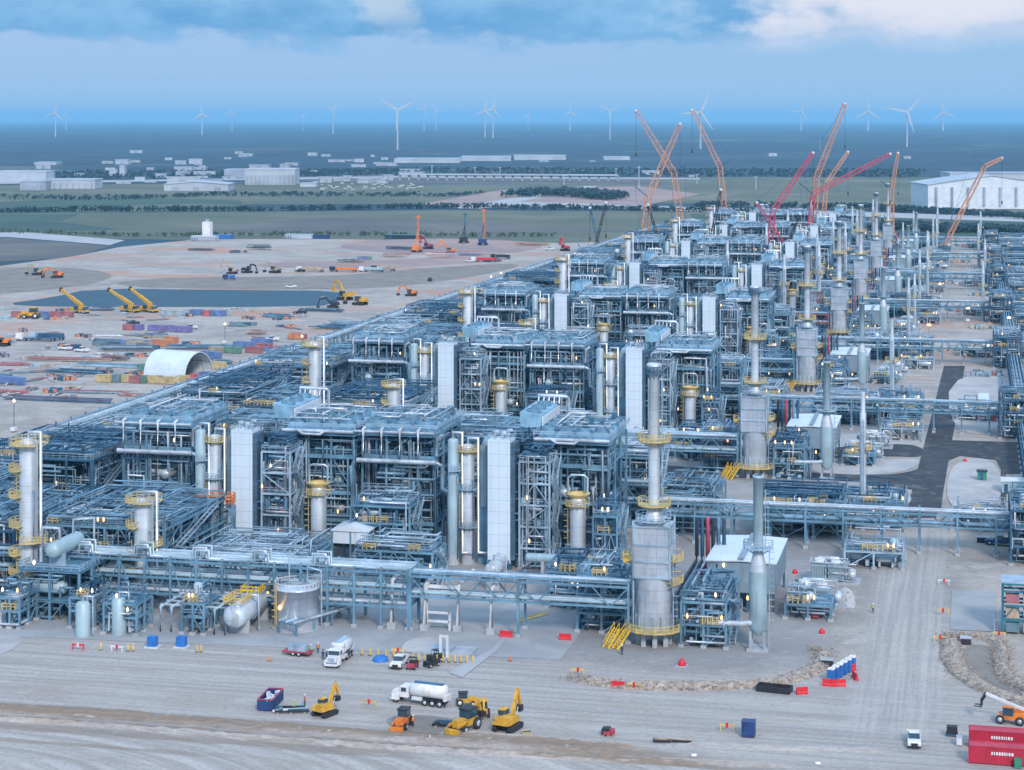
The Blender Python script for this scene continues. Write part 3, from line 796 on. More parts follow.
def heater_stack(x, y, label):
    t = thing('heater_stack', label, 'fired heater', (x, y, 0))
    b = MB()
    for i in range(8):
        A = i * math.pi / 4 + .2; b.box(2.8 * math.cos(A) - .4, 2.8 * math.sin(A) - .4, 0, 2.8 * math.cos(A) + .4, 2.8 * math.sin(A) + .4, 3)
    b.build('pier', 'concrete', t)
    MB().lathe([(3.1, 2.8), (3.2, 3.1), (3.2, 12.2)], (0, 0, 0), 32).build('lower_shell', 'insulated', t)
    MB().box(-3.15, -2.9, 12.5, 3.15, 2.9, 21.4).build('convection_box', 'insulated', t)
    bt = MB()
    for z in (12.4, 15.2, 18.2, 21.4):
        for s in (-1, 1): bt.bar((-3.3, s * 3.0, z), (3.3, s * 3.0, z), .3); bt.bar((s * 3.25, -3, z), (s * 3.25, 3, z), .3)
    for s in (-3.25, 3.25):
        for q in (-3.0, 3.0): bt.bar((s, q, 12.3), (s, q, 22.4), .3)
    bt.build('stiffener', 'steel_pale', t)
    MB().lathe([(2.2, 21.4), (1.15, 24.2), (1.05, 24.4), (1.05, 30), (1.0, 49), (1.35, 49.2), (1.35, 50.2), (.85, 50.3)], (0, 0, 0), 20).build('stack_pipe', 'vessel', t)
    platform(t, 0, 0, 2.9, 5.0, -200, 20, 'yellow', 3.25)
    for z, r, a0, a1, m in ((22.3, 3.3, 0, 359, 'steel_pale'), (25.0, 2.9, 150, 390, 'yellow'), (36.5, 2.9, 120, 420, 'yellow'), (48.6, 1.7, 0, 359, 'steel_dark')):
        platform(t, 0, 0, z, r, a0, a1, m, 1.12)
    ladder(t, 1.5, -.3, 22, 48, 'steel_pale', (1, 0)); ladder(t, 3.7, -1.5, 3, 22, 'steel_pale', (1, 0))
    for z in (11.5, 15.5): platform(t, 0, 0, z, 5.2, -40, 30, 'yellow', 3.6)
    platform(t, 0, 0, 15.0, 5.6, 150, 200, 'bright_yellow', 3.6)
    stairs(t, -6.2, -5.4, 0, -4.3, -2.8, 3.0, 1.3, 'bright_yellow')
    stairs(t, -7.9, -5.2, 0, -6.3, -2.6, 3.1, 1.2, 'bright_yellow')
    s = MB(); rg = random.Random(5)
    for i in range(7): A = R(200 + i * 25); s.tube([(3.3 * math.cos(A), 3.3 * math.sin(A), 3.3), (3.3 * math.cos(A), 3.3 * math.sin(A), 5.5)], .18, 6)
    s.tube([(-3.4, -2.2, 3.2), (-3.4, -2.2, 20)], .16, 6); s.tube([(-3.7, -1.4, 3.2), (-3.7, -1.4, 22), (-1, -1.4, 22.6)], .16, 6)
    s.build('burner_pipe', 'steel_pale', t)
    return t

def flare_stack(x, y, h, label, r=1.6, rt=.9, base=14):
    t = thing('exhaust_stack', label, 'exhaust stack', (x, y, 0))
    lg = MB()
    for i in range(4): A = math.pi / 4 + i * math.pi / 2; lg.bar((r * 1.1 * math.cos(A), r * 1.1 * math.sin(A), 0), (r * 1.1 * math.cos(A), r * 1.1 * math.sin(A), 3.5), .45)
    lg.box(-r * 1.2, -r * 1.2, 0, r * 1.2, r * 1.2, .5); lg.build('support_leg', 'concrete', t)
    MB().lathe([(.5, 2.6), (r, 4.0), (r, base)], (0, 0, 0), 24).build('silencer', 'vessel_green', t)
    MB().lathe([(r, base), (r * .98, base + .3), (rt, base + 3.2)], (0, 0, 0), 24, cap=False).build('cone', 'vessel', t)
    MB().lathe([(rt, base + 3.2), (rt, h), (rt * 1.12, h), (rt * 1.12, h + .5), (rt * .8, h + .5)], (0, 0, 0), 20, cap=False).build('stack_pipe', 'vessel_green', t)
    platform(t, 0, 0, base + 4.2, r + 1.0, 160, 380, 'steel_pale', rt + .1)
    ladder(t, rt + .35, 0, base + 4, h - 2, 'steel_pale', (1, 0)); ladder(t, r + .35, 0, .5, base + 4.5, 'steel_pale', (1, 0))
    d_ = MB(); d_.tube([(-r * .2, -.8, 5), (-2.6, -.8, 4.6), (-9, -.8, 4.6)], .5, 10); d_.build('inlet_duct', 'pipe_silver', t)
    return t

def shelter(x0, x1, y0, y1, h, label):
    t = thing('compressor_shelter', label, 'shelter', ((x0 + x1) / 2, y0, 0)); w_ = (x1 - x0) / 2; d_ = y1 - y0
    r = MB(); r.prismy([(-w_ - .3, h), (0, h + .3), (w_ + .3, h), (w_ + .3, h + .22), (0, h + .55), (-w_ - .3, h + .22)], -.4, d_ + .4); r.build('roof', 'roof_white', t, True)
    rv = MB(); rv.box(-.5, -.4, h + .5, .5, d_ + .4, h + 1.0); rv.build('ridge_vent', 'wall_grey', t)
    wl = MB(); wl.box(-w_, 0, 3.8, w_, .2, h); wl.box(-w_, d_ - .2, 3.8, w_, d_, h); wl.box(w_ - .2, .2, 3.8, w_, d_ - .2, h); wl.box(-w_, .2, 3.8, -w_ + .2, d_ - .2, h); wl.build('wall', 'wall_grey', t)
    c = MB()
    for i in range(6):
        xx = -w_ + .4 + (2 * w_ - .8) * i / 5
        c.bar((xx, .5, 0), (xx, .5, h), .4); c.bar((xx, d_ - .5, 0), (xx, d_ - .5, h), .4)
    c.build('steel_post', 'steel_dark', t)
    rg = random.Random(9); e = MB()
    for i in range(6): e.lathe(capsule(3, .9), (-w_ + 2.5 + i * (2 * w_ - 5) / 5, 3 + (i % 2) * 5, 1.8), 12, 'y')
    e.build('compressor', 'pipe_grey', t)
    lamp(t, -w_ * .5, -.3, h - .9, .24, 'lamp_white'); lamp(t, w_ * .2, -.3, 2.6, .24)
    return t

def transformer(x, y, label, seed=1):
    t = thing('cooling_skid', label, 'equipment skid', (x, y, 0)); rg = random.Random(seed)
    MB().box(-5, -2.2, 0, 5.5, 3.2, .45).build('plinth', 'concrete', t)
    for i, (a, b, h) in enumerate(((-4.2, -1.2, 4.0), (-.9, 2.2, 3.6))):
        q = MB(); q.box(a, -1.5, .7, b, 2, h)
        for j in range(9): xx = a + .2 + j * (b - a - .4) / 8; q.box(xx - .06, -1.85, 1, xx + .06, -1.5, h - .3)
        q.build('radiator_box', 'vessel_green', t)
        v = MB(); v.lathe([(1.1, 0), (1.1, .7), (.9, .7)], ((a + b) / 2, .3, h), 14); v.build('vent_cap', 'offwhite', t)
    v = MB(); v.lathe(capsule(3.4, .8), (3.8, .5, 1.9), 12, 'y'); v.lathe(capsule(4.5, .5), (-1, 2.6, 4.2), 10, 'x'); v.build('tank', 'vessel', t)
    pipes_mb(-4.5, 5, -2, 3, .6, 4.5, 18, rg, .1, .2).build('pipework', 'pipe_silver', t)
    return t

def exchanger(x, y, L, r, z, label, axis='y', rails=False, name='horizontal_vessel', m='vessel'):
    t = thing(name, label, 'process vessel', (x, y, 0), 0 if axis == 'y' else R(90))
    MB().lathe(capsule(L, r), (0, L / 2, z), 20, 'y').build('shell', m, t)
    s = MB()
    for q in (.22, .78): s.box(-r * .9, L * q - .3, 0, r * .9, L * q + .3, z - r * .6)
    s.build('saddle', 'concrete', t)
    n_ = MB(); n_.tube([(0, L * .3, z), (0, L * .3, z + r + 1), (r + 1, L * .3, z + r + 1), (r + 1, L * .3, .6)], .2, 8); n_.tube([(0, L * .7, z), (0, L * .7, z + r + .8)], .28, 8); n_.build('nozzle', 'pipe_silver', t)
    if rails:
        for a, b in ((.02, .36), (.52, .95)): rail_mb(-r * .8, L * a, r * .8, L * b, z + r + .1, t=.16, h=1.3, step=1.0).build('platform', 'bright_yellow', t)
        MB().lathe([(r * 1.12, -.15), (r * 1.12, .15)], (0, L * .42, z), 20, 'y').build('flange', 'steel_pale', t)
    return t

# ------------------------------------------------------------------ one train of the plant, twice with different pipework
PITCH = 171.0; Y0 = 340.0
AX, BX = -153.0, -96.2
rg_e = random.Random(44)
def train(seed, full):
    T = []; S = seed * 1000
    def a(t, lab): t['label'] = lab; T.append((t, lab)); return t
    for cx, side, s in ((AX, 'yard-side', 0), (BX, 'stack-side', 50)):
        y = Y0
        a(cold_box(cx, y + 66, 'x'), f'tall pale cold box tower, {side} one of the two in the {{r}} plant row')
        a(module('steel_module', 'x', 'steel module', cx + 7.4, y + 67, 6.4, 8, [4.5, 9, 13.5, 18, 22.5], 1, 2, S + s + 1, 'steel_pale', 3.2, 2, 2), f'open steel access tower right beside the {side} cold box in the {{r}} plant row')
        a(column(cx + 16, y + 70, 15.5, 1.7, 'x', ((13.6, 0, 359), (4.2, -150, 60)), seed=S + s, cone=True, arch=True, pipe=False, name='adsorber_column'), f'white column under a yellow cone platform, near the {side} cold box, {{r}} plant row')
        a(column(cx - 7.6, y + 70, 25.4, 1.35, 'x', ((24.0, -170, 60), (16.0, -150, 20), (8, -150, 20)), 'vessel', seed=S + s + 3), f'pale green column with yellow top platform next to the {side} cold box, {{r}} plant row')
        a(column(cx - 10.6, y + 69, 26.6, 1.15, 'x', ((20, -100, 20),), 'vessel_green', ladders=False, seed=S + s + 4, pcol='steel_pale'), f'slim blue-grey column second from the {side} cold box in the {{r}} plant row')
        t = thing('elbow_duct', 'x', 'duct', (cx - 4.6, y + 72, 0)); MB().tube([(0, 0, 12), (0, 0, 24.5), (.6, 0, 25.6), (1.7, 0, 26.2), (2.6, 0, 26.2)], .95, 12).build('duct', 'vessel_green', t)
        MB().box(-1.2, -1, 0, 1.2, 1, 12).build('filter_box', 'steel', t); a(t, f'large bent duct against the {side} cold box in the {{r}} plant row')
        a(air_cooler(cx + 13.0, y + 80, 15.6, 22, 25.4, 'x', False, S + s + 5), f'air cooler deck with fans directly right of the {side} cold box, {{r}} plant row')
        a(air_cooler(cx + 31.0 if cx == AX else cx + 31.0 - 113, y + 80, 16.4, 22, 25.8, 'x', True, S + s + 6, 3), (f'air cooler with white ladder-like headers between the two cold boxes, {{r}} plant row' if cx == AX else f'air cooler with white ladder-like headers left of the yard-side cold box, {{r}} plant row'))
        a(duct_house(cx + 2.4, y + 86, 26.8, 'x'), f'raised cooler house with sloping roof behind the {side} cold box, {{r}} plant row')
        a(exchanger(cx + 3, y + 46, 10, 1.5, 4.2, 'x', 'y'), f'horizontal vessel on saddles in front of the {side} cold box, {{r}} plant row')
        a(exchanger(cx + (47 if cx == AX else 24), y + 60, 17, .95, 4.2, 'x', 'x', m='vessel_green'), f'slim green-grey drum on the floor right of the {side} cold box, {{r}} plant row')
        a(module('steel_module', 'x', 'steel module', cx + 21, y + 36, 9, 12, [3.5, 7], 2, 2, S + s + 8, 'steel', 1.8, 2, 1), f'low pump structure in front of the {side} cold box in the {{r}} plant row')
        a(module('steel_module', 'x', 'steel module', cx + (31 if cx == AX else 22.5), y + 66, (13 if cx == AX else 5), 9, [3.8, 8.4, 12], 2, 2, S + s + 13, 'steel', 2.2, 3, 3), f'three-level pipe structure before the {side} air coolers at the {{r}} plant row')
        a(module('steel_module', 'x', 'steel module', cx + 14, y + 112, 24, 16, [5, 10, 16.5], 4, 2, S + s + 9, 'steel', 1.3, 3, 2), f'three-storey steel module behind the {side} air coolers of the {{r}} plant row')
        a(module('steel_module', 'x', 'steel module', cx - 14, y + 112, 22, 18, [6, 12, 19], 3, 2, S + s + 10, 'steel_dark', 1.5, 3, 1), f'dark three-storey steel module behind and left of the {side} cold box, {{r}} plant row')
        a(column(cx + 5, y + 134, 19, 1.4, 'x', ((17.5, -180, 90), (9, -150, 20)), seed=S + s + 11), f'white column standing at the back of the {{r}} plant row behind the {side} cold box')
        a(module('steel_module', 'x', 'steel module', cx - 3, y + 136, 30, 14, [4, 9, 13], 5, 2, S + s + 12, 'steel', 1.4, 3, 2), f'long steel module at the back of the {{r}} plant row on its {side} half')
    y = Y0
    a(column(-175.8, y + 12, 33, 1.75, 'x', ((32, 0, 359), (27, 100, 250), (22, 100, 250), (16.5, 100, 260), (13.5, -90, 100), (11, 100, 250), (7.5, 150, 330)), 'vessel', seed=S + 20, pr=1.9), 'tallest column with seven yellow platforms at the yard end of the {r} plant row')
    a(column(-155.6, y + 20, 21, 1.85, 'x', ((20.4, 0, 359), (15.6, 150, 260), (12, -70, 60), (10, 150, 260), (6.8, 150, 260), (3.5, -70, 60)), 'vessel', seed=S + 21, pr=1.6), 'shorter white column with yellow platforms, second column from the yard end of the {r} plant row')
    a(module('steel_module', 'x', 'steel module', -166.5, y + 26, 25, 34, [4.5, 9, 13.5], 4, 4, S + 22, 'steel', 1.5, 5, 3), 'big open steel structure behind the yellow-railed columns of the {r} plant row')
    a(module('steel_module', 'x', 'steel module', -190, y + 16, 18, 34, [5, 10, 14], 3, 4, S + 23, 'steel_dark', 1.3, 4, 2), 'dark steel module outside the tallest yellow-railed column of the {r} plant row')
    a(module('steel_module', 'x', 'steel module', -212, y + 30, 20, 40, [5, 10, 15], 3, 4, S + 24, 'steel_dark', 1.1, 4, 1), 'dark steel module along the long yard-side rack in the {r} plant row')
    a(module('steel_module', 'x', 'steel module', -206, y + 78, 26, 34, [5, 10, 17], 4, 4, S + 25, 'steel_dark', 1.2, 4, 2), 'dark steel module with crossed bracing at the yard side of the {r} plant row')
    a(module('steel_module', 'x', 'steel module', -204, y + 122, 30, 30, [5, 9.5, 14], 4, 3, S + 26, 'steel_dark', 1.2, 4, 1), 'dark steel module at the back yard-side corner of the {r} plant row')
    a(rack('pipe_rack', 'x', -184, -101, y + 14, 7, [4.2, 7.2, 10.4], S + 27, 7, 5.2, 'x', 7), 'densely posted pipe rack along the yard half of the {r} plant row front')
    a(rack('pipe_rack', 'x', -100.6, -60, y + 14, 6, [6.4, 10.0], S + 42, 6, 20, 'x', 0), 'long-span truss pipe rack leading to the fired heater at the {r} plant row front')
    a(rack('pipe_rack', 'x', -68, 70, y + 101, 5.5, [6.0, 8.6], S + 28, 6, 8, 'x', 0, big=.12), 'long pipe rack leading from the {r} plant row to the paved road')
    a(rack('pipe_rack', 'x', -226, -70, y + 106, 5, [7.5, 11.5], S + 29, 5, 6.5, 'x', 0), 'pipe rack behind the air coolers of the {r} plant row')
    a(module('steel_module', 'x', 'steel module', -138, y + 26, 22, 22, [4, 7.6], 4, 3, S + 43, 'steel', 2.0, 4, 3), 'low two-level steel structure before the yard-side cold box of the {r} plant row')
    a(module('steel_module', 'x', 'steel module', -112, y + 42, 16, 10, [4, 8], 3, 2, S + 44, 'steel', 2.0, 3, 2), 'low steel structure on the floor between both cold boxes, {r} plant row')
    a(module('steel_module', 'x', 'steel module', 56, y + 44, 30, 26, [4, 8, 12], 4, 3, S + 45, 'steel', 1.2, 3, 2), 'three-storey steel module at the far east side of the {r} plant row')
    a(module('steel_module', 'x', 'steel module', 2, y + 128, 13, 12, [3.2], 2, 2, S + 46, 'steel_pale', 2.0, 3, 1, stair=False), 'low pale skid on the gravel east of the paved road, {r} plant row')
    a(module('steel_module', 'x', 'steel module', -22, y + 124, 14, 18, [3.2, 6], 3, 2, S + 47, 'steel', 1.6, 3, 2, stair=False), 'small equipment structure near the paved road at the back of the {r} plant row')
    t = thing('vent_stack', 'x', 'vent stack', (-24.5, y + 128, 0)); MB().lathe([(.75, .6), (.75, 26), (.55, 26.6), (.55, 31)], (0, 0, 0), 14).build('stack_pipe', 'vessel', t); MB().box(-1.3, -1.3, 0, 1.3, 1.3, .6).build('base', 'concrete', t); platform(t, 0, 0, 18, 2.0, -60, 200, 'yellow', .8); ladder(t, 0, -1.1, .6, 25, 'steel_pale', (0, -1)); a(t, 'slim white vent stack alone near the paved road, back of the {r} plant row')
    for i_, (lx, ly, nm) in enumerate(((22, 30, 'crates'), (40, 100, 'pipe spools'), (6, 70, 'steel sections'), (62, 70, 'crates and drums'), (-6, 150, 'pipe spools'))):
        t = thing('equipment_lot', 'x', 'material lot', (lx, y + ly, 0), R(rg_e.uniform(-20, 20)))
        for mi_ in ('dusty_teal', 'steel_pale', rg_e.choice(('dusty_dull_red', 'dusty_blue', 'dusty_yellow', 'tan'))):
            b = MB()
            for _ in range(7):
                px, py, q = rg_e.uniform(-7, 6), rg_e.uniform(-4, 4), rg_e.uniform(.5, 1.3)
                if i_ % 2: b.tube([(px, py, q * .5 + .2), (px + rg_e.uniform(2, 6), py + rg_e.uniform(-1, 1), q * .5 + .2)], q * .4, 6)
                else: b.box(px - q, py - q * .7, .15, px + q, py + q * .7, .15 + q * 1.4)
            b.build('stock', mi_, t)
        mb_ = MB(); mb_.box(-7, -4.2, 0, -6.7, 4.2, .2); mb_.box(6, -4.2, 0, 6.3, 4.2, .2); mb_.build('dunnage', 'tan', t)
        a(t, f'{("nearest", "middle", "road-side", "outermost", "rearmost")[i_]} gravel lot of {nm}, east of the {{r}} plant row')
    # heater group
    a(heater_stack(-55.5, y + 15, 'x'), 'fired heater with a square upper box and tall thin stack, {r} plant row')
    a(flare_stack(-36.9, y + 15, 30.4, 'x'), 'exhaust stack with a fat lower silencer standing right of the heater, {r} plant row')
    a(shelter(-49.4, -36.4, y + 41, y + 64, 9.5, 'x'), 'white-roofed compressor shelter behind the exhaust stack of the {r} plant row')
    a(transformer(-27.5, y + 70, 'x', S + 31), 'ribbed cooling skid beside the rack right of the shelter, {r} plant row')
    a(transformer(-29.0, y + 50, 'x', S + 32), 'blue-grey radiator skid right next to the white-roofed shelter, {r} plant row')
    a(module('steel_module', 'x', 'steel module', -30, y + 38, 8.5, 9, [2.8], 2, 2, S + 33, 'steel', 4.0, 2, 1, stair=False), 'low equipment skid in front of the radiator skid of the {r} plant row')
    a(module('steel_module', 'x', 'steel module', -46.5, y + 14, 8, 20, [4, 8], 2, 3, S + 34, 'steel', 2.2, 2, 2), 'steel pipe structure between heater and exhaust stack of the {r} plant row')
    a(module('steel_module', 'x', 'steel module', -66, y + 20, 9, 14, [3.5, 7, 10.2], 2, 2, S + 35, 'steel', 1.6, 2, 1), 'steel pipe structure left behind the heater of the {r} plant row')
    t = thing('duct_rack', 'x', 'pipe rack', (-50.5, y + 22, 0)); rg = random.Random(S)
    fr = MB()
    for q in range(6):
        for xx in (-3.2, 3.2): fr.bar((xx, q * 6, 0), (xx, q * 6, 6), .35)
        fr.bar((-3.2, q * 6, 5.8), (3.2, q * 6, 5.8), .35)
    fr.build('frame', 'steel', t)
    for i, m_ in enumerate(('pipe_black', 'steel_dark', 'pipe_red', 'pipe_black', 'pipe_grey', 'steel_dark')):
        xx = -2.7 + i * 1.08; MB().tube([(xx, 0, 6.5), (xx, 32, 6.5), (xx, 33, 7.5), (xx, 33, 15)], .38, 10).build('pipe', m_, t)
    a(t, 'bundle of black and pinkish-red ducts rising behind the heater of the {r} plant row')
    a(module('steel_module', 'x', 'steel module', -64, y + 112, 14, 22, [4, 8], 2, 3, S + 36, 'steel', 1.5, 3, 1), 'two-storey steel module near the heater end at the back of the {r} plant row')
    a(module('steel_module', 'x', 'steel module', -38, y + 112, 20, 22, [3.5, 7], 3, 3, S + 37, 'steel', 1.2, 3, 2), 'low steel module behind the shelter at the road end of the {r} plant row')
    a(module('steel_module', 'x', 'steel module', -20, y + 84, 12, 11, [3.5], 2, 2, S + 38, 'steel_pale', 2.0, 3, 1, stair=False), 'low pale skid under the long rack near the paved road, {r} plant row')
    a(module('steel_module', 'x', 'steel module', 13, y + 94, 10, 22, [4, 8, 11.5], 2, 3, S + 39, 'steel_dark', 1.6, 2, 1), 'dark rack junction tower east of the paved road in the {r} plant row')
    a(module('steel_module', 'x', 'steel module', 34, y + 122, 30, 24, [4, 8], 4, 3, S + 40, 'steel_dark', 1.2, 3, 1), 'dark steel module far beyond the paved road in the {r} plant row')
    a(module('steel_module', 'x', 'steel module', 30, y + 60, 22, 18, [3.5, 7], 3, 2, S + 41, 'steel', 1.2, 3, 1), 'two-storey steel module beyond the paved road facing the {r} plant row')
    return T
T0 = train(1, True); T1 = train(2, True); T2 = train(3, True)
for t, _ in T1: t.location.y += PITCH
for t, _ in T2: t.location.y += 2 * PITCH
build_kidmap()
ROW = ['front', 'second', 'third', 'fourth', 'fifth', 'sixth', 'farthest']
GR = {}
def grp(lab):
    import re
    return None
for T, k in ((T0, 0), (T1, 1), (T2, 2)):
    for t, lab in T:
        t['label'] = lab.format(r=ROW[k]); t['group'] = t['category'] + 's of the plant rows'
PR = {'steel': 'steel_primer'}
for k in range(3, 7):
    T = (T0, T1, T2)[k % 3]; base = k % 3
    rg = random.Random(k)
    for i, (t, lab) in enumerate(T):
        rm = None
        if k >= 3 and t['category'] in ('steel module', 'process vessel') and rg.random() < .10: continue
        if t['category'] in ('steel module', 'pipe rack') and t.location.x < -70 and rg.random() < .22: rm = PR
        l = t.location
        dup(t, (l.x, l.y + PITCH * (k - base), l.z), None, lab.format(r=ROW[k]), None, rm)

# slim stacks standing close together among the far rows
vs_ = [t for t, _ in T0 if t['category'] == 'vent stack'][0]
for k in range(3, 7):
    for j_, (vx, vy, vs) in enumerate(((-72, 108, 1.15), (-44, 138, .85), (-84, 60, 1.05), (-26, 60, .8), (-118, 128, 1.1), (4, 104, .9))):
        o = dup(vs_, (vx + (k * 7) % 5, Y0 + PITCH * k + vy, 0), None, f'{("slim pale", "short pale", "thin tall", "small", "plain tall", "lone road-side")[j_]} vent stack of the cluster in the {ROW[k]} plant row'); o.scale = (vs * 1.1, vs * 1.1, vs)
# the first two rows have paved ground where the later rows keep their lots
for T in (T0, T1):
    for t, lab in T:
        if t['category'] == 'material lot':
            for ch in KIDS.get(t.name, []): bpy.data.objects.remove(ch)
            bpy.data.objects.remove(t)

# ------------------------------------------------------------------ structures that stand only once
def once(t, lab, x=None):
    t['label'] = lab; return t
t = rack('conveyor_rack', 'long straight pipe rack along the storage yard edge of the plant', 366, 1500, -226.5, 7, [9.0, 14.0], 77, 6, 9, 'y', 0)
t = rack('pipe_rack', 'second long pipe rack parallel to the yard-side one, lower and just inside it', 350, 1330, -217, 4, [6.5], 78, 4, 9, 'y', 0, truss=False)
rack('pipe_rack', 'long pipe rack running away from the camera east of the paved road', 446, 1500, 17, 4, [5.0], 79, 4, 9, 'y', 0, steel='steel_dark', truss=False)
# elevated drum platform at the left front corner
def drum_platform(x, y, label):
    t = thing('drum_platform', label, 'vessel platform', (x, y, 0)); rg = random.Random(4)
    frame_mb(-6, 6, 2, 0, 16, 3, [3.6, 9.2], .42, rg, .7).build('frame', 'steel', t)
    MB().box(-6.3, -.5, 9.4, 6.3, 16.3, 9.55).build('deck', 'grating', t)
    MB().box(-6.2, -.4, 3.8, 6.2, 8, 3.95).build('deck', 'grating', t)
    rail_mb(-6.3, -.5, 6.3, 16.3, 9.55, t=.13).build('handrail', 'steel_pale', t)
    MB().lathe(capsule(12.5, 1.55), (0, 6.6, 12.8), 20, 'y').build('drum', 'vessel_green', t)
    s = MB(); s.box(-1.6, 3, 9.5, 1.6, 3.6, 12); s.box(-1.6, 11, 9.5, 1.6, 11.6, 12); s.build('saddle', 'steel_pale', t)
    p = MB(); p.tube([(0, 4, 14.5), (0, 4, 16.5), (-3.5, 4, 16.5), (-3.5, 4, 10)], .3, 8); p.tube([(0, 10, 14), (0, 10, 17), (3.4, 12, 17), (3.4, 12, 4)], .25, 8); p.build('nozzle', 'pipe_silver', t)
    pipes_mb(-5.5, 5.5, 0, 15, .6, 9, 46, rg, .1, .3).build('pipework', 'pipe_grey', t)
    MB().lathe(capsule(7, 1.3), (-1, 2.2, 5.8), 16, 'x').build('drum', 'vessel_green', t)
    stairs(t, 6.9, 1, 0, 6.9, 8, 4); stairs(t, 6.9, 9, 4, 6.9, 15, 9.4)
    lamp(t, -3, -.4, 10.5, .3, 'lamp_white')
    return t
drum_platform(-168.5, 346, 'raised platform carrying a large grey horizontal drum at the front corner of the plant')
exchanger(-130.6, 341.5, 18, 2.15, 3.6, 'big white horizontal vessel with yellow-railed platforms, beside the pale storage tank', 'y', True)
def tank(x, y, r, h, label):
    t = thing('storage_tank', label, 'tank', (x, y, 0))
    MB().lathe([(r, .3), (r, h), (r + .15, h), (r + .15, h + .25), (r * .5, h + .8), (.05, h + 1.0)], (0, 0, 0), 36).build('shell', 'insulated', t)
    MB().lathe([(r + .8, 0), (r + .8, .3)], (0, 0, 0), 36).build('plinth', 'concrete', t)
    o = MB(); k = 28
    for i in range(k):
        A, B_ = 2 * math.pi * i / k, 2 * math.pi * (i + 1) / k
        o.bar((r * math.cos(A), r * math.sin(A), h + 1.3), (r * math.cos(B_), r * math.sin(B_), h + 1.3), .13); o.bar((r * math.cos(A), r * math.sin(A), h), (r * math.cos(A), r * math.sin(A), h + 1.3), .1)
    o.build('handrail', 'offwhite', t)
    ladder(t, -r * .75, -r * .75, 0, h + 1.2, 'yellow', (-.7, -.7)); lamp(t, -r * .5, -r * .9, h * .55, .4)
    p = MB(); p.tube([(-r * .3, -r * .2, h + .6), (-r * .3, -r * .2, h + 6)], .15, 6); p.tube([(r * .5, 0, h + .5), (r * .5, 0, h + 4), (r + .6, 0, h + 3.4), (r + .6, 0, .5)], .18, 6); p.build('vent_pipe', 'steel_pale', t)
    return t
tank(-121.8, 352, 4.1, 7.2, 'round pale storage tank with lit lamp behind the white vacuum truck')
for i, (px, py, h, lab) in enumerate(((83, 636, 6.4, 'short grey vertical drum near the front road, nearer the plant corner'), (119, 634, 6.8, 'short grey vertical drum just left of the yellow-platform column foot'))):
    x, y = gp(px, py); t = thing('vertical_drum', lab, 'drum', (x, y, 0))
    MB().lathe([(1.35, 0), (1.35, h - .6), (1.0, h - .15), (.02, h)], (0, 0, 0), 18).build('shell', 'vessel_green', t)
    q = MB(); q.tube([(0, 0, h - .2), (0, 0, h + .9), (1.9, 0, h + .9), (1.9, 0, .4)], .18, 6); q.build('pipe', 'pipe_silver', t)
for i, (px0, px1, py, seed) in enumerate(((0, 22, 628, 61), (70, 98, 628, 62), (104, 140, 634, 63), (182, 206, 634, 64), (255, 280, 618, 65))):
    x0, y = gp(px0, py); x1, _ = gp(px1, py)
    module('steel_module', ('low pipe skid at the very edge of the plant front, outermost', 'low pipe skid between the drum platform and the yellow-platform column', 'low pipe skid below the yellow-platform column, facing the front road', 'low pipe skid with red fittings left of the big white horizontal vessel', 'low pipe skid between the horizontal vessel and the pale tank')[i], 'pipe skid', (x0 + x1) / 2, y, x1 - x0, 7, [3.2, 5.6], 2, 2, seed, 'steel', 5, 2, 1, stair=False)
# low portal rack with several parallel arms in front of the front rack
t = thing('portal_rack', 'low slanting rack of parallel pale portals in front of the main front rack', 'pipe rack', (-145, 343, 0))
for i in range(7):
    p = MB(); xx = i * 2.1; p.tube([(xx, 0, 0), (xx, 0, 4.6), (xx, 13, 4.6), (xx, 13, 0)], .22, 6); p.build('portal', 'steel_pale', t)
m_ = MB()
for q in (1, 4, 7, 10): m_.bar((-.5, q, 4.8), (13, q, 4.8), .25)
m_.build('crossbar', 'pipe_silver', t)
# pale pipe supports standing before the rack
for i, (px, py, top) in enumerate(((392, 628, 8.9), (425, 630, 8.3), (458, 631, 8.3), (491, 634, 8.3))):
    x, y = gp(px, py); t = thing('pipe_support', f'pale single-post pipe support, {("first", "second", "third", "fourth")[i]} of the row before the front rack', 'pipe support', (x, y, 0))
    MB().box(-.8, -.8, 0, .8, .8, 1.1).build('footing', 'concrete', t)
    p = MB(); p.tube([(0, 0, 1), (0, 0, top), (.9, 1.0, top + 1.0), (.9, 8, top + 1.0)], .42, 10); p.build('post', 'offwhite', t)
t = thing('pipe_gantry', 'pale rectangular pipe gantry between two single-post supports at the front rack', 'gantry', (*gp(428, 628), 0))
p = MB(); p.bar((0, -.9, 8), (6.2, -.9, 8), .6); p.bar((0, -.9, 3.2), (4.4, -.9, 3.2), .4); p.bar((0, -.9, 1.6), (4.4, -.9, 1.6), .4); p.build('crossbeam', 'offwhite', t)
p = MB(); p.bar((0, -.9, 0), (0, -.9, 8), .5); p.bar((4.4, -.9, 0), (4.4, -.9, 3.4), .4); p.build('post', 'offwhite', t)
# front sump with covers and pit kerb
t = thing('sump_pit', 'small fenced sump with twin pale uprights near the yellow posts', 'sump', (*gp(440, 655), 0))
MB().box(-3.2, 0, 0, 5.5, 5.5, .35).build('slab', 'concrete', t); MB().box(-1.8, 1, .35, 1.8, 4, .9).build('cover', 'steel_pale', t)
p = MB(); p.bar((.4, -1, 0), (.4, -1, 3.8), .45); p.bar((1.6, -1, 0), (1.6, -1, 3.8), .45); p.bar((.4, -1, 3.6), (1.6, -1, 3.6), .3); p.build('upright', 'offwhite', t)
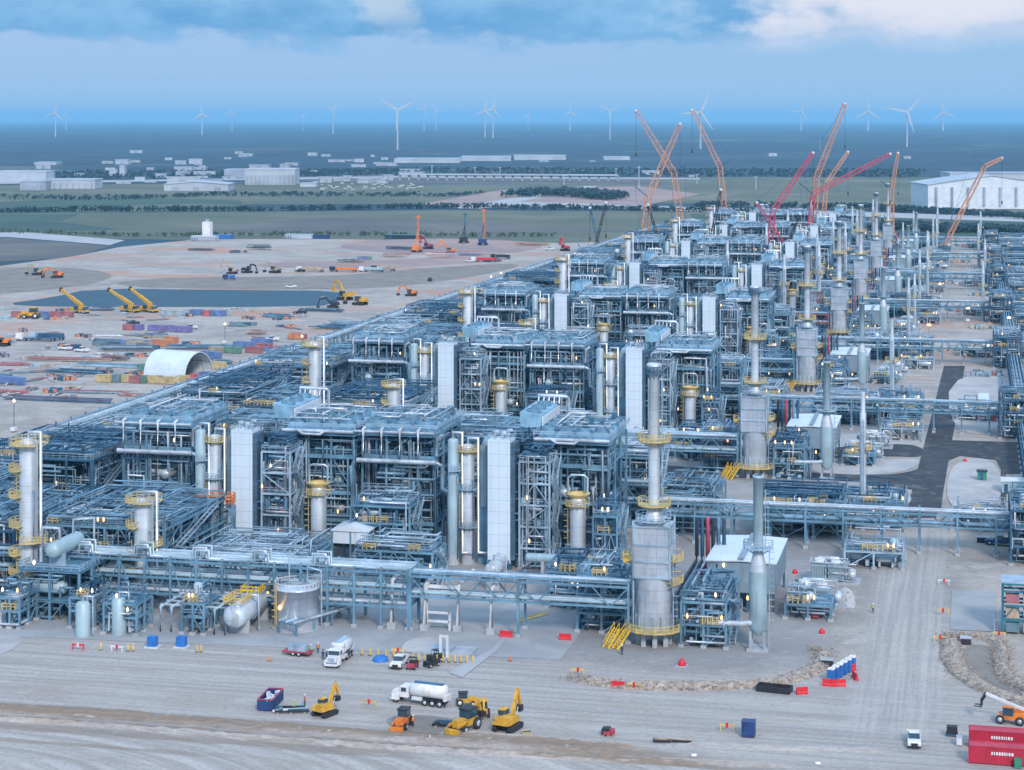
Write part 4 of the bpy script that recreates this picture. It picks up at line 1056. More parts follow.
# ramped dyke wall and diagonal pipes running to the front beside the tank
t = thing('pipe_sleeper_track', 'bundle of pale pipes running diagonally forward right of the storage tank', 'pipe rack', (*gp(352, 612), 0), R(-24))
for i in range(5): MB().tube([(i * .9, 0, 2.4), (i * .9, -20, 2.4)], .26, 6).build('pipe', ('pipe_silver', 'pipe_grey')[i % 2], t)
f_ = MB()
for q in range(5): f_.bar((-.4, -q * 4.8 - .5, 0), (-.4, -q * 4.8 - .5, 2.2), .3); f_.bar((4, -q * 4.8 - .5, 0), (4, -q * 4.8 - .5, 2.2), .3); f_.bar((-.6, -q * 4.8 - .5, 2.1), (4.2, -q * 4.8 - .5, 2.1), .3)
f_.build('frame', 'steel', t)
t = thing('white_shelter', 'small pale-roofed shelter above the front rack right of the cone column', 'shelter', (*gp(350, 566), 0))
r_ = MB(); r_.prismy([(-4.2, 7.2), (4.2, 7.2), (4.2, 7.5), (0, 8.6), (-4.2, 7.5)], 0, 9); r_.build('roof', 'roof_white', t, True)
r_ = MB()
for sx in (-4, 0, 4):
    for sy in (.4, 8.6): r_.bar((sx, sy, 0), (sx, sy, 7.3), .35)
r_.build('post', 'steel', t); MB().box(-4, .3, 4.6, 4, .5, 7.2).build('side_panel', 'roof_white', t)
t = thing('valve_manifold', 'orange and yellow railed valve platform left of the yard-side cold box', 'valve platform', (-158.5, 398, 0), R(12))
frame_mb(-7, 6, 3, 0, 4, 1, [6, 11.5], .4, random.Random(8)).build('frame', 'steel', t)
for i in range(4):
    MB().lathe(capsule(3.5, .9), (-5 + i * 3.2, 2, 9.6), 12, 'z').build('valve_drum', 'offwhite', t)
for i in range(2): rail_mb(-7 + i * 6.5, -.4, -1 + i * 7, 4.4, 11.6 + i * .4, t=.18, h=1.5, step=1.3).build('platform', 'orange' if i else 'yellow', t)
q = MB()
rail_mb(-7, -.2, 6, 4.2, 12.9, q, t=.2, h=1.3, step=1.6); q.build('platform', 'orange', t)

# module with red-fronted racks at the right edge
t = thing('battery_module', 'stacked module of green, red and blue equipment at the right edge of the photo', 'equipment module', (*gp(1003, 634), 0))
frame_mb(0, 13, 3, 0, 6, 2, [2.6, 5.2, 7.8, 9.2], .35, random.Random(2), .2).build('frame', 'teal', t)
rg = random.Random(12)
for z in (.4, 3, 5.6):
    for i in range(4):
        c_ = rg.choice(('dusty_dull_red', 'dusty_green', 'vessel_green', 'dusty_teal', 'steel_pale', 'tan')); q = MB(); q.box(.5 + i * 3.1, .1, z, 2.9 + i * 3.1, 3, z + 1.7); q.build('equipment_box', c_, t)
MB().box(-.3, -.2, 9.3, 13.3, 6.2, 9.5).build('roof', 'steel_pale', t); stairs(t, -1, .5, 0, -1, 5, 2.8)
# small sheds, pads, signs at the right
def box_unit(name, lab, cat, px, py, w_, d_, h, body, roof, z=0, doors=1):
    x, y = gp(px, py); t = thing(name, lab, cat, (x, y, 0))
    MB().box(-w_ / 2, 0, .25 + z, w_ / 2, d_, h + z).build('body', body, t)
    MB().box(-w_ / 2 - .2, -.2, h + z, w_ / 2 + .2, d_ + .2, h + .2 + z).build('roof', roof, t)
    for i in range(doors): MB().box(-w_ / 2 + .6 + i * 2, -.05, .3 + z, -w_ / 2 + 1.5 + i * 2, 0, min(2.4, h - .2) + z).build('door', 'steel_dark', t)
    sk = MB(); sk.box(-w_ / 2, .1, 0, w_ / 2, .4, .25); sk.box(-w_ / 2, d_ - .4, 0, w_ / 2, d_ - .1, .25); sk.build('skid', 'steel_dark', t)
    return t
box_unit('kiosk', 'small teal kiosk with dark top on the gravel island beside the asphalt road', 'kiosk', 982, 481, 2.4, 2.4, 2.4, 'green', 'black')
box_unit('kiosk', 'narrow white cabin on the pale pad beyond the second long rack', 'kiosk', 984, 410, 3.0, 20, 2.6, 'vessel', 'roof_white')
box_unit('equipment_box', 'low white-roofed box at the right edge beside the dark junction', 'cabin', 1013, 494, 5.5, 6, 3, 'vessel_green', 'offwhite')
for i, (px, py, w_, m, lab) in enumerate(((984, 507, 2.2, 'black', 'black square hatch box near the front end of the gravel island'), (983, 543, 2.6, 'black', 'black box on the ground under the first long rack'), (827+0, 667, 2.0, 'black', 'dark culvert mouth at the end of the curved stone berm'), (966, 645, 1.8, 'black', 'black culvert mouth inside the pale stone-lined basin'))):
    x, y = gp(px, py); t = thing('hatch_box', lab, 'box', (x, y, 0)); MB().box(-w_ / 2, 0, 0, w_ / 2, 1.6, 1.1).build('body', m, t); MB().box(-w_ / 2 - .15, -.1, 1.1, w_ / 2 + .15, 1.7, 1.25).build('rim', 'concrete', t)

# ------------------------------------------------------------------ berms, stones, soil
def berm(name, pix, m, width, h, seed, lab=None, rough=.35):
    """mound following a line on the ground"""
    rg = random.Random(seed); pts = [gp(*p) for p in pix]; dense = []
    for a, b in zip(pts[:-1], pts[1:]):
        L = math.hypot(b[0] - a[0], b[1] - a[1]); k = max(1, int(L / 1.0))
        dense += [(a[0] + (b[0] - a[0]) * i / k, a[1] + (b[1] - a[1]) * i / k) for i in range(k)]
    dense.append(pts[-1]); 
    for _ in range(6): dense = [dense[0]] + [((dense[i - 1][0] + 2 * dense[i][0] + dense[i + 1][0]) / 4, (dense[i - 1][1] + 2 * dense[i][1] + dense[i + 1][1]) / 4) for i in range(1, len(dense) - 1)] + [dense[-1]]
    vs = []; fs = []; K = 9
    for i, p in enumerate(dense):
        q0 = dense[max(0, i - 1)]; q1 = dense[min(len(dense) - 1, i + 1)]
        t_ = Vector((q1[0] - q0[0], q1[1] - q0[1])).normalized(); nn = Vector((-t_.y, t_.x)); e = min(1, i / 4, (len(dense) - 1 - i) / 4)
        for j in range(K):
            u = j / (K - 1) * 2 - 1; hh = h * (1 - u * u) * e * (1 + rg.uniform(-rough, rough)); ww = width / 2 * (1 + rg.uniform(-.12, .12))
            vs.append((p[0] + nn.x * u * ww + rg.uniform(-.15, .15), p[1] + nn.y * u * ww + rg.uniform(-.15, .15), max(hh, 0) + .03 if abs(u) < .99 else -.1))
    for i in range(len(dense) - 1):
        for j in range(K - 1): fs.append((i * K + j, i * K + j + 1, (i + 1) * K + j + 1, (i + 1) * K + j))
    mb = MB(); mb.add(vs, fs, False); o = mb.build(name, m, None, True)
    if o.data.polygons[0].normal.z < 0: o.data.flip_normals()
    o['kind'] = 'stuff' if m == 'riprap' else 'structure'
    if lab: o['label'] = lab
    return dense
def stones(name, dense_list, width, cnt, seed, lab):
    rg = random.Random(seed); mb = MB()
    for _ in range(cnt):
        dn = rg.choice(dense_list); p = rg.choice(dn); s = rg.uniform(.08, .22); x = p[0] + rg.gauss(0, width / 3.2); y = p[1] + rg.gauss(0, width / 3.2); z = .35 + rg.uniform(-.1, .35)
        v = [(x + s * rg.uniform(.6, 1.2), y, z), (x - s * rg.uniform(.6, 1.2), y, z), (x, y + s, z), (x, y - s, z), (x, y, z + s * .8), (x, y, z - s)]
        mb.add(v, [(0, 2, 4), (2, 1, 4), (1, 3, 4), (3, 0, 4), (2, 0, 5), (1, 2, 5), (3, 1, 5), (0, 3, 5)])
    o = mb.build(name, 'riprap'); tag(o, lab, None, None, 'stuff')
b1 = berm('riprap_berm', [(572, 679), (620, 687), (700, 688), (770, 685), (800, 678), (820, 668), (826, 656), (815, 650)], 'riprap', 3.6, .8, 1)
b2 = berm('riprap_berm', [(950, 636), (952, 662), (962, 675), (985, 690), (1010, 700), (1040, 708)], 'riprap', 4.2, .8, 2)
b3 = berm('riprap_berm', [(955, 638), (975, 636), (996, 641), (1002, 650), (1000, 665), (1006, 678), (1030, 692), (1050, 698)], 'riprap', 3.0, .8, 3)
b4 = berm('riprap_berm', [(842, 590), (848, 600), (846, 608)], 'island', 3.5, 1.2, 4)
stones('riprap_stones', [b1, b2, b3], 3.0, 5200, 5, 'loose pale stones lining the berms beside the road')
psheet('basin_floor', smooth_poly([(960, 645), (996, 645), (1000, 672), (1030, 700), (1000, 696), (965, 672)], 2), 'soil_brown', .05)
berm('earth_ridge', [(-60, 704), (120, 715), (300, 730), (420, 739), (560, 748), (640, 753)], 'worksite', 4.5, .55, 6)
berm('earth_ridge', [(-60, 716), (60, 722), (240, 737), (420, 750), (620, 760), (800, 766)], 'worksite', 2.6, .35, 7, rough=.7)
berm('earth_ridge', [(440, 733), (480, 737), (560, 743), (640, 748), (655, 750)], 'worksite', 3.4, .6, 8)
berm('gravel_ridge', [(660, 742), (760, 748), (900, 750)], 'worksite', 3.0, .3, 9)
psheet('loose_soil', smooth_poly([(380, 718), (420, 714), (470, 722), (455, 736), (400, 732)]), 'soil_brown', .05)
psheet('loose_soil', smooth_poly([(405, 640), (438, 636), (436, 652), (400, 654)]), 'island', .12)
psheet('gravel_island', smooth_poly([(-40, 640), (20, 634), (24, 644), (-10, 660), (-40, 662)]), 'island', .06)
psheet('chalk_line', [(449, 673), (462, 678), (498, 650), (512, 632), (508, 632), (492, 649)], 'pale_road', .10)

# ------------------------------------------------------------------ vehicles and people
def wheel(parent, x, y, r, w_=.3, side=1):
    o = MB().lathe([(r * .6, -w_ / 2), (r, -w_ / 2 + .04), (r, w_ / 2 - .04), (r * .6, w_ / 2)], (x, y, r), 16, 'x').build('wheel', 'rubber', parent)
    MB().lathe([(.02, -w_ / 2 - .02), (r * .55, -w_ / 2 - .01), (r * .55, w_ / 2 + .01), (.02, w_ / 2 + .02)], (x, y, r), 12, 'x').build('rim', 'pipe_silver', o)
    return o
# vehicles face +Y in their own space
def pickup(name, lab, x, y, rz, m='white', flat=False):
    t = thing(name, lab, 'pickup', (x, y, 0), rz)
    b = MB(); P_ = [(-2.75, .45), (-2.75, 1.12), (-.75, 1.12), (-.75, 1.15), (1.15, 1.15), (2.6, 1.02), (2.75, .8), (2.75, .45)]
    b.add([(-.97, a, c) for a, c in P_] + [(.97, a, c) for a, c in P_], [tuple(range(8)), tuple(range(8, 16))[::-1]] + [(i, 8 + i, 8 + (i + 1) % 8, (i + 1) % 8) for i in range(8)]); b.build('body', m, t, True)
    MB().box(-.86, -2.65, 1.125, .86, -.9, 1.14).build('cargo_bed', 'black', t)
    r = MB(); 
    for s in (-.97, .9): r.box(s, -2.75, 1.12, s + .07, -.75, 1.38)
    r.box(-.9, -2.75, 1.12, .9, -2.68, 1.38); r.build('bed_side', m, t)
    c = MB(); Q = [(-.75, 1.15), (-.6, 1.78), (.55, 1.8), (1.15, 1.15)]
    c.add([(-.86 + .1 * (z > 1.3), a, z) for a, z in Q] + [(.86 - .1 * (z > 1.3), a, z) for a, z in Q], [(0, 1, 2, 3), (7, 6, 5, 4)] + [(i, 4 + i, 4 + (i + 1) % 4, (i + 1) % 4) for i in range(4)]); c.build('windows', 'glass', t, True)
    MB().box(-.78, -.62, 1.79, .78, .58, 1.87).build('cab_roof', m, t)
    for sx in (-.88, .88):
        for sy in (-1.75, 1.75): wheel(t, sx, sy, .42)
        MB().box(sx * .78 - .14, 2.74, .72, sx * .78 + .14, 2.79, .92).build('headlight', 'offwhite', t)
    MB().box(-.5, 2.74, .55, .5, 2.78, .95).build('grille', 'black', t); MB().box(-.95, 2.72, .35, .95, 2.86, .55).build('bumper', 'black', t)
    return t
def tank_truck(name, lab, x, y, rz, vac=False):
    t = thing(name, lab, 'tank truck', (x, y, 0), rz)
    f = MB(); f.box(-.45, -4.6, .75, .45, 3.6, 1.05); f.build('chassis', 'black', t)
    c = MB(); c.box(-1.1, 1.5, 1.0, 1.1, 3.0, 2.75); c.box(-.85, 3.0, .95, .85, 4.5, 1.85); c.build('cab', 'white', t)
    MB().box(-1.0, 2.98, 1.9, 1.0, 3.04, 2.6).build('windscreen', 'glass', t)
    g = MB(); g.box(-1.13, 1.9, 1.9, -1.1, 2.8, 2.55); g.box(1.1, 1.9, 1.9, 1.13, 2.8, 2.55); g.build('side_window', 'glass', t)
    fn = MB()
    for s in (-1, 1): fn.box(s * 1.15 - .2, 3.1, .55, s * 1.15 + .2, 4.35, 1.25)
    fn.build('fender', 'white', t); MB().box(-.6, 4.5, .9, .6, 4.55, 1.75).build('grille', 'steel_pale', t); MB().box(-1.15, 4.5, .45, 1.15, 4.75, .8).build('bumper', 'offwhite', t)
    tk = MB(); L = 5.8 if not vac else 5.2
    tk.lathe([(.02, -L / 2 - .3), (.9, -L / 2 - .15), (1.15, -L / 2), (1.15, L / 2), (.9, L / 2 + .15), (.02, L / 2 + .3)], (0, -1.7, 2.25), 22, 'y'); tk.build('tank', 'white' if not vac else 'offwhite', t)
    MB().box(-.45, -4.3, 3.38, .45, .9, 3.5).build('top_walkway', 'steel_dark' if not vac else 'steel_pale', t)
    bx = MB(); bx.box(-1.15, -5.2, 1.1, 1.15, -4.65, 1.9); bx.box(-1.2, -.9, .8, -.8, .9, 1.3); bx.box(.8, -.9, .8, 1.2, .9, 1.3); bx.build('locker', 'offwhite', t)
    if vac: MB().lathe([(.02, -1.2), (.5, -1.1), (.5, 1.1), (.02, 1.2)], (0, .6, 3.0), 12, 'x').build('pump_drum', 'offwhite', t)
    for sx in (-1.0, 1.0):
        for sy in (3.75, -1.4, -2.7, -4.0): wheel(t, sx, sy, .52, .38)
    for sx in (-.8, .8): MB().box(sx - .16, 4.5, 1.1, sx + .16, 4.6, 1.35).build('headlight', 'offwhite', t)
    return t
def excavator(name, lab, x, y, rz, m='machine_yellow', boom='up', sc=1.0, turn=0):
    t = thing(name, lab, 'excavator', (x, y, 0), rz); t.scale = (sc, sc, sc)
    for s in (-1, 1):
        k = MB(); P_ = [(-2.1, .35), (-1.8, .05), (1.8, .05), (2.1, .35), (2.1, .65), (1.8, .95), (-1.8, .95), (-2.1, .65)]
        k.add([(s * 1.25 - .3, a, c) for a, c in P_] + [(s * 1.25 + .3, a, c) for a, c in P_], [tuple(range(8)), tuple(range(8, 16))[::-1]] + [(i, 8 + i, 8 + (i + 1) % 8, (i + 1) % 8) for i in range(8)]); k.build('track', 'rubber', t, True)
    u = MB(); u.lathe([(.9, .85), (.9, 1.2)], (0, 0, 0), 16); u.box(-.9, -1, .4, .9, 1, .8); u.build('undercarriage', 'black', t)
    h = MB(); h.prism([(-1.35, 1.0), (-1.35, -1.8), (-.9, -2.4), (.9, -2.4), (1.35, -1.8), (1.35, 1.0)], 1.2, 2.1); h.box(-.3, -2.2, 2.1, 1.2, -.6, 2.35); h.build('house', m, t, True)
    MB().box(-1.3, -2.46, 1.25, 1.3, -2.35, 1.7).build('counterweight', 'black' if m != 'machine_yellow' else m, t)
    c = MB(); c.prism([(-1.35, -.5), (-.35, -.5), (-.35, 1.2), (-1.35, 1.2)], 1.3, 2.85); c.build('cab', 'glass', t, True); MB().box(-1.4, -.55, 2.85, -.3, 1.25, 2.95).build('cab_roof', m if boom != 'up2' else 'black', t)
    if boom == 'up': pts = [(.3, 1.0, 1.9), (.3, 2.6, 5.0), (.3, 4.6, 5.9)]; st = [(.3, 4.6, 5.9), (.3, 5.4, 3.4)]; bk = (.3, 5.4, 3.2)
    elif boom == 'steep': pts = [(.3, 1.0, 1.9), (.3, 1.8, 3.9), (.3, 2.6, 5.4)]; st = [(.3, 2.6, 5.4), (.3, 3.5, 2.9)]; bk = (.3, 3.2, 2.8)
    else: pts = [(.3, 1.0, 1.9), (.3, 2.6, 3.9), (.3, 5.0, 3.6)]; st = [(.3, 5.0, 3.6), (.3, 5.9, 1.3)]; bk = (.3, 5.9, .9)
    b = MB(); 
    for a_, b_ in zip(pts[:-1], pts[1:]): b.bar(a_, b_, .42, .62)
    b.build('boom', m, t)
    s_ = MB(); s_.bar(*st, .32, .45); s_.build('stick', m, t)
    cy = MB(); cy.tube([(.62, 1.4, 1.7), (.62, (pts[1][1] + pts[0][1]) / 2 + .7, (pts[1][2] + pts[0][2]) / 2)], .09, 6); cy.tube([(.3, pts[1][1] + .3, pts[1][2] + .75), (.3, pts[2][1], pts[2][2] + .5)], .09, 6); cy.build('hydraulic_cylinder', 'steel_pale', t)
    k = MB(); x_, y_, z_ = bk; k.prism([(x_ - .55, y_ - .7), (x_ + .55, y_ - .7), (x_ + .5, y_ + .35), (x_ - .5, y_ + .35)], z_ - .75, z_ + .1); k.build('bucket', 'black' if boom != 'up' else m, t, True)
    return t
def loader(name, lab, x, y, rz, m='machine_yellow', sc=1.0, cat='backhoe', canopy=True, arm=True):
    t = thing(name, lab, cat, (x, y, 0), rz); t.scale = (sc, sc, sc)
    b = MB(); b.box(-.75, -1.2, .7, .75, 1.0, 1.5); b.box(-.5, 1.0, .75, .5, 2.6, 1.65); b.build('body', m, t)
    c = MB(); c.box(-.72, -1.0, 1.5, .72, .75, 2.55); c.build('cab', 'glass', t); MB().box(-.82, -1.1, 2.55, .82, .9, 2.68).build('cab_roof', m if canopy else 'black', t)
    for sx in (-.95, .95): wheel(t, sx, -.75, .72, .42); wheel(t, sx, 1.85, .5, .36)
    a = MB()
    for s in (-.7, .7): a.bar((s, .6, 1.4), (s, 3.2, 1.1), .18, .28)
    a.build('loader_arm', m, t); k = MB(); k.prism([(-.95, 3.1), (.95, 3.1), (.95, 3.6), (-.95, 3.6)], .2, .8); k.build('front_bucket', m, t, True)
    if arm:
        r = MB(); r.bar((0, -1.2, 1.0), (0, -2.2, 3.2), .3, .4); r.bar((0, -2.2, 3.2), (0, -2.9, 1.6), .26, .34); r.build('backhoe_arm', m, t); MB().box(-.35, -3.2, .9, .35, -2.6, 1.6).build('rear_bucket', 'black', t)
    return t
def utv(name, lab, x, y, rz, m='black'):
    t = thing(name, lab, 'utility buggy', (x, y, 0), rz)
    b = MB(); b.box(-.72, -1.4, .45, .72, 1.35, .85); b.box(-.68, .7, .85, .68, 1.35, 1.05); b.build('body', m, t)
    MB().box(-.66, -1.4, .85, .66, -.5, 1.15).build('cargo_box', 'black', t); MB().box(-.6, -.45, .85, .6, .1, 1.25).build('seat', 'rubber', t)
    r = MB()
    for s in (-.66, .66): r.bar((s, .65, .9), (s, .25, 1.85), .07); r.bar((s, -.5, .9), (s, -.45, 1.85), .07)
    r.build('roll_cage', 'black', t); MB().box(-.72, -.55, 1.85, .72, .35, 1.92).build('canopy', 'black', t)
    for sx in (-.7, .7):
        for sy in (-.95, .95): wheel(t, sx, sy, .34, .26)
    return t
def telehandler(name, lab, x, y, rz, m='orange'):
    t = thing(name, lab, 'telehandler', (x, y, 0), rz)
    b = MB(); b.box(-.95, -2.3, .7, .95, 2.0, 1.35); b.box(-.9, -2.3, 1.35, -.2, -.4, 1.8); b.build('body', m, t)
    MB().box(-1.0, -.5, 1.35, -.2, 1.1, 2.6).build('cab', 'glass', t); MB().box(-1.05, -.6, 2.6, -.15, 1.2, 2.72).build('cab_roof', m, t)
    MB().box(.1, -2.5, 1.5, .9, 1.0, 2.1).build('engine_cover', m, t)
    a = MB(); a.bar((.35, -2.0, 2.2), (.35, 3.9, 4.1), .36, .42); a.build('boom', 'offwhite', t); f = MB(); f.bar((.35, 3.8, 4.2), (.35, 4.6, 2.9), .35, .5); f.box(-.4, 4.5, 2.0, 1.1, 4.65, 3.2); f.bar((-.2, 4.6, 2.1), (-.2, 5.7, 2.1), .14); f.bar((.9, 4.6, 2.1), (.9, 5.7, 2.1), .14); f.build('fork_carriage', 'black', t)
    for sx in (-1.05, 1.05):
        for sy in (-1.5, 1.5): wheel(t, sx, sy, .68, .45)
    return t
def dumpster(name, lab, x, y, rz, m='navy', L=6.2, fill=True):
    t = thing(name, lab, 'dumpster', (x, y, 0), rz); w_ = 1.2; h = 1.8
    b = MB(); b.box(-w_, -L / 2, .15, w_, L / 2, .3)
    for s in (-1, 1): b.box(s * w_ - .06, -L / 2, .3, s * w_ + .06, L / 2, h)
    b.box(-w_ + .06, -L / 2, .3, w_ - .06, -L / 2 + .12, h); b.box(-w_ + .06, L / 2 - .12, .3, w_ - .06, L / 2, h)
    for i in range(7):
        yy = -L / 2 + .3 + i * (L - .6) / 6
        for s in (-1, 1): b.box(s * (w_ + .1) - .05, yy - .06, .2, s * (w_ + .1) + .05, yy + .06, h)
    b.build('body', m, t)
    r = MB()
    for s in (-1, 1): r.bar((s * w_, -L / 2, h + .06), (s * w_, L / 2, h + .06), .16)
    for s in (-1, 1): r.bar((-w_, s * L / 2, h + .06), (w_, s * L / 2, h + .06), .16)
    r.build('rim', 'dull_red' if fill else m, t)
    if fill:
        rg = random.Random(3); q = MB()
        for _ in range(26):
            cx_, cy_ = rg.uniform(-.8, .8), rg.uniform(-L / 2 + .5, L / 2 - .5); s = rg.uniform(.2, .5); q.bar((cx_, cy_, 1.0 + rg.random() * .4), (cx_ + rg.uniform(-1, 1) * s, cy_ + rg.uniform(-1, 1), 1.2 + rg.random() * .7), s)
        q.build('debris', 'far_white', t)
    wl = MB()
    for sx in (-.9, .9):
        for sy in (-L * .4, L * .4): wl.lathe([(.15, -.1), (.15, .1)], (sx, sy, .15), 10, 'x')
    wl.build('roller', 'black', t)
    return t
def container(name, lab, x, y, rz, m, L=6.1, z=0, group=None, h=2.6):
    t = thing(name, lab, 'container', (x, y, z), rz, group); w_ = 1.22; b = MB()
    b.box(-w_, -L / 2, .15, w_, L / 2, h); k = int(L / .55)
    for i in range(k):
        yy = -L / 2 + .3 + i * (L - .6) / max(1, k - 1)
        for s in (-1, 1): b.box(s * (w_ + .03) - .035, yy - .12, .3, s * (w_ + .03) + .035, yy + .12, h - .15)
    b.build('body', m, t)
    e = MB()
    for s in (-1, 1):
        for q in (-1, 1): e.bar((s * w_, q * L / 2, 0), (s * w_, q * L / 2, h + .02), .16)
        e.bar((s * w_, -L / 2, h), (s * w_, L / 2, h), .12)
    e.build('corner_frame', m, t)
    d = MB()
    for s in (-.6, .6): d.box(s - .55, -L / 2 - .06, .25, s + .55, -L / 2 - .01, h - .1)
    for s in (-.9, -.3, .3, .9): d.bar((s, -L / 2 - .1, .3), (s, -L / 2 - .1, h - .2), .05)
    d.build('door', m, t)
    return t
def person_proto():
    sk = [(0, 0, .95), (0, 0, 1.2), (0, .02, 1.42), (0, .03, 1.55), (0, .03, 1.66), (0, .03, 1.76),
          (.1, 0, .92), (.12, .03, .5), (.13, 0, .08), (.13, .14, .04), (-.1, 0, .92), (-.12, .06, .5), (-.13, -.05, .08), (-.13, .09, .04),
          (.2, 0, 1.42), (.27, -.02, 1.14), (.29, .10, .88), (-.2, 0, 1.42), (-.28, -.02, 1.14), (-.26, .14, .92)]
    ed = [(0, 1), (1, 2), (2, 3), (3, 4), (4, 5), (0, 6), (6, 7), (7, 8), (8, 9), (0, 10), (10, 11), (11, 12), (12, 13), (2, 14), (14, 15), (15, 16), (2, 17), (17, 18), (18, 19)]
    rad = [.16, .15, .17, .06, .10, .09, .10, .075, .055, .05, .10, .075, .055, .05, .07, .05, .04, .07, .05, .04]
    me = bpy.data.meshes.new('body'); me.from_pydata(sk, ed, []); o = bpy.data.objects.new('tmp', me); C.objects.link(o)
    m = o.modifiers.new('s', 'SKIN'); 
    for v, r in zip(me.skin_vertices[0].data, rad): v.radius = (r, r)
    me.skin_vertices[0].data[0].use_root = True
    s = o.modifiers.new('d', 'SUBSURF'); s.levels = 1; s.render_levels = 1
    dg = bpy.context.evaluated_depsgraph_get(); dg.update(); ev = o.evaluated_get(dg)
    new = bpy.data.meshes.new_from_object(ev); bpy.data.objects.remove(o); new.name = 'person_body'
    return new
PB = person_proto()
for mm in ('skin', 'cloth_dark', 'navy'): PB.materials.append(M[mm])
for p in PB.polygons:
    c_ = p.center; p.use_smooth = True
    p.material_index = 0 if (c_.z > 1.5 or (abs(c_.x) > .2 and c_.z < 1.12)) else (2 if c_.z > .95 else 1)
def person(lab, x, y, rz, vest='vest_lime', hat='white'):
    t = bpy.data.objects.new('person', PB); C.objects.link(t); t.location = (x, y, 0); t.rotation_euler = (0, 0, rz); tag(t, lab, 'person')
    if vest:
        v = MB(); v.lathe([(.19, .98), (.20, 1.2), (.215, 1.4), (.13, 1.5)], (0, 0, 0), 14, cap=False); v.build('vest', vest, t)
    hh = MB(); hh.lathe([(.17, 1.74), (.15, 1.76), (.13, 1.86), (.02, 1.92)], (0, .03, 0), 14); hh.build('hard_hat', hat, t)
    fc = MB(); fc.lathe([(.02, 0), (.015, .02)], (0, .14, 1.68), 6, 'y'); fc.build('nose', 'skin', t)
    return t
def G(px, py): return gp(px, py)

x, y = G(333, 667); tank_truck('vacuum_truck', 'white vacuum truck facing the camera in front of the pale storage tank', x, y + 3.5, R(180), True)
x, y = G(418, 705); tank_truck('tank_truck', 'white tanker truck parked side-on by the yellow excavators', x, y + 1, R(80))
x, y = G(396, 669); pickup('pickup_truck', 'white pickup facing the camera between vacuum truck and buggies', x, y + 2, R(181))
x, y = G(914, 744); pickup('pickup_truck', 'white pickup driving away near the red containers', x, y, R(183))
x, y = G(411, 670); utv('utility_buggy', 'small buggy with red front parked beside the white pickup', x, y + 1, R(180), 'dull_red')
x, y = G(430, 668); utv('utility_buggy', 'black buggy parked right of the red-fronted one', x, y + 1, R(150))
x, y = G(428, 663); utv('utility_buggy', 'black buggy parked just behind the other black one', x + .8, y + 1.6, R(120))
x, y = G(322, 718); excavator('excavator', 'yellow excavator with arched boom near the blue dumpster', x, y + 1.5, R(-22), 'machine_yellow', 'steep', .86)
x, y = G(506, 732); excavator('excavator', 'large yellow excavator with steeply raised boom, rightmost of the digging machines', x, y + 1.2, R(-14), 'machine_yellow', 'steep', 1.05)
x, y = G(466, 731); loader('backhoe_loader', 'yellow loader with dark cab left of the large excavator', x, y + 1, R(160), 'machine_yellow', 1.25, 'loader', False)
x, y = G(479, 720); loader('backhoe_loader', 'yellow loader bucket-up half hidden behind the dark-cabbed loader', x, y + 2, R(20), 'machine_yellow', 1.0, 'loader', True)
x, y = G(462, 707); loader('skid_steer', 'small yellow skid steer behind the tanker, arms forward', x, y + 1, R(-75), 'machine_yellow', .8, 'skid steer', False, False)
x, y = G(403, 727); loader('roller_machine', 'orange machine with teal canopy in front of the tanker cab', x, y + .5, R(178), 'orange', 1.05, 'compactor', False, False)
x, y = G(526, 736); t = thing('spare_bucket', 'spare yellow digger bucket lying right of the large excavator', 'bucket', (x, y, 0), R(30)); b = MB(); b.prism([(-.7, -.5), (.7, -.5), (.6, .5), (-.6, .5)], .05, .8); b.build('shell', 'yellow', t, True); MB().box(-.6, -.55, .75, .6, -.4, .95).build('lip', 'steel_dark', t)
x, y = G(264, 711); dumpster('dumpster', 'open navy dumpster filled with pale scrap beside the front road', x, y + 3, R(4), 'navy', 6.4)
x, y = G(774, 693); t = dumpster('steel_tray', 'low black steel tray by the curved stone berm', x, y + 1, R(82), 'black', 5.6, False); t.scale = (1, 1, .5)
x, y = G(748, 738); t = thing('site_toilet_tank', 'small square navy container standing alone by the front road', 'container', (x, y, 0)); MB().box(-1.0, 0, .15, 1.0, 1.8, 2.3).build('body', 'navy', t); MB().box(-1.06, -.06, 2.3, 1.06, 1.86, 2.42).build('lid', 'navy', t); MB().box(-.8, -.05, .4, .8, 0, 2.1).build('door', 'navy', t)
x, y = G(1002, 764); container('red_container', 'long red container with white lettering, nearest the camera', x + 1.4, y + .4, R(90), 'crimson', 12.2)
x, y = G(1003, 749); container('red_container', 'long red container with white lettering, just behind the nearest one', x + 1.2, y + .9, R(90), 'crimson', 12.2)
x, y = G(952, 737); t = thing('portable_generator', 'small black generator beside the red containers', 'generator', (x, y, 0)); MB().box(-.8, 0, .35, .8, 1.3, 1.5).build('body', 'black', t); MB().box(-.9, -.05, .2, .9, 1.35, .35).build('frame', 'steel_dark', t); MB().lathe([(.3, -.9), (.3, .9)], (0, .6, .3), 12, 'x').build('wheel', 'rubber', t)
x, y = G(958, 745); t = thing('waste_bin', 'small white-grey bin squeezed beside the red containers', 'bin', (x + .2, y, 0)); MB().box(-.4, -.6, .15, .4, .6, 1.3).build('body', 'offwhite', t); MB().box(-.45, -.65, 1.3, .45, .65, 1.38).build('lid', 'far_grey', t)
x, y = G(1018, 768); t = thing('waste_bin', 'small green bin in front of the nearest red container', 'bin', (x, y, 0)); MB().box(-.5, -.5, .1, .5, .5, 1.3).build('body', 'green', t); MB().box(-.55, -.55, 1.3, .55, .55, 1.38).build('lid', 'green', t)
x, y = G(1011, 724); telehandler('telehandler', 'orange telehandler with raised pale boom near the red containers', x, y + .5, R(80))
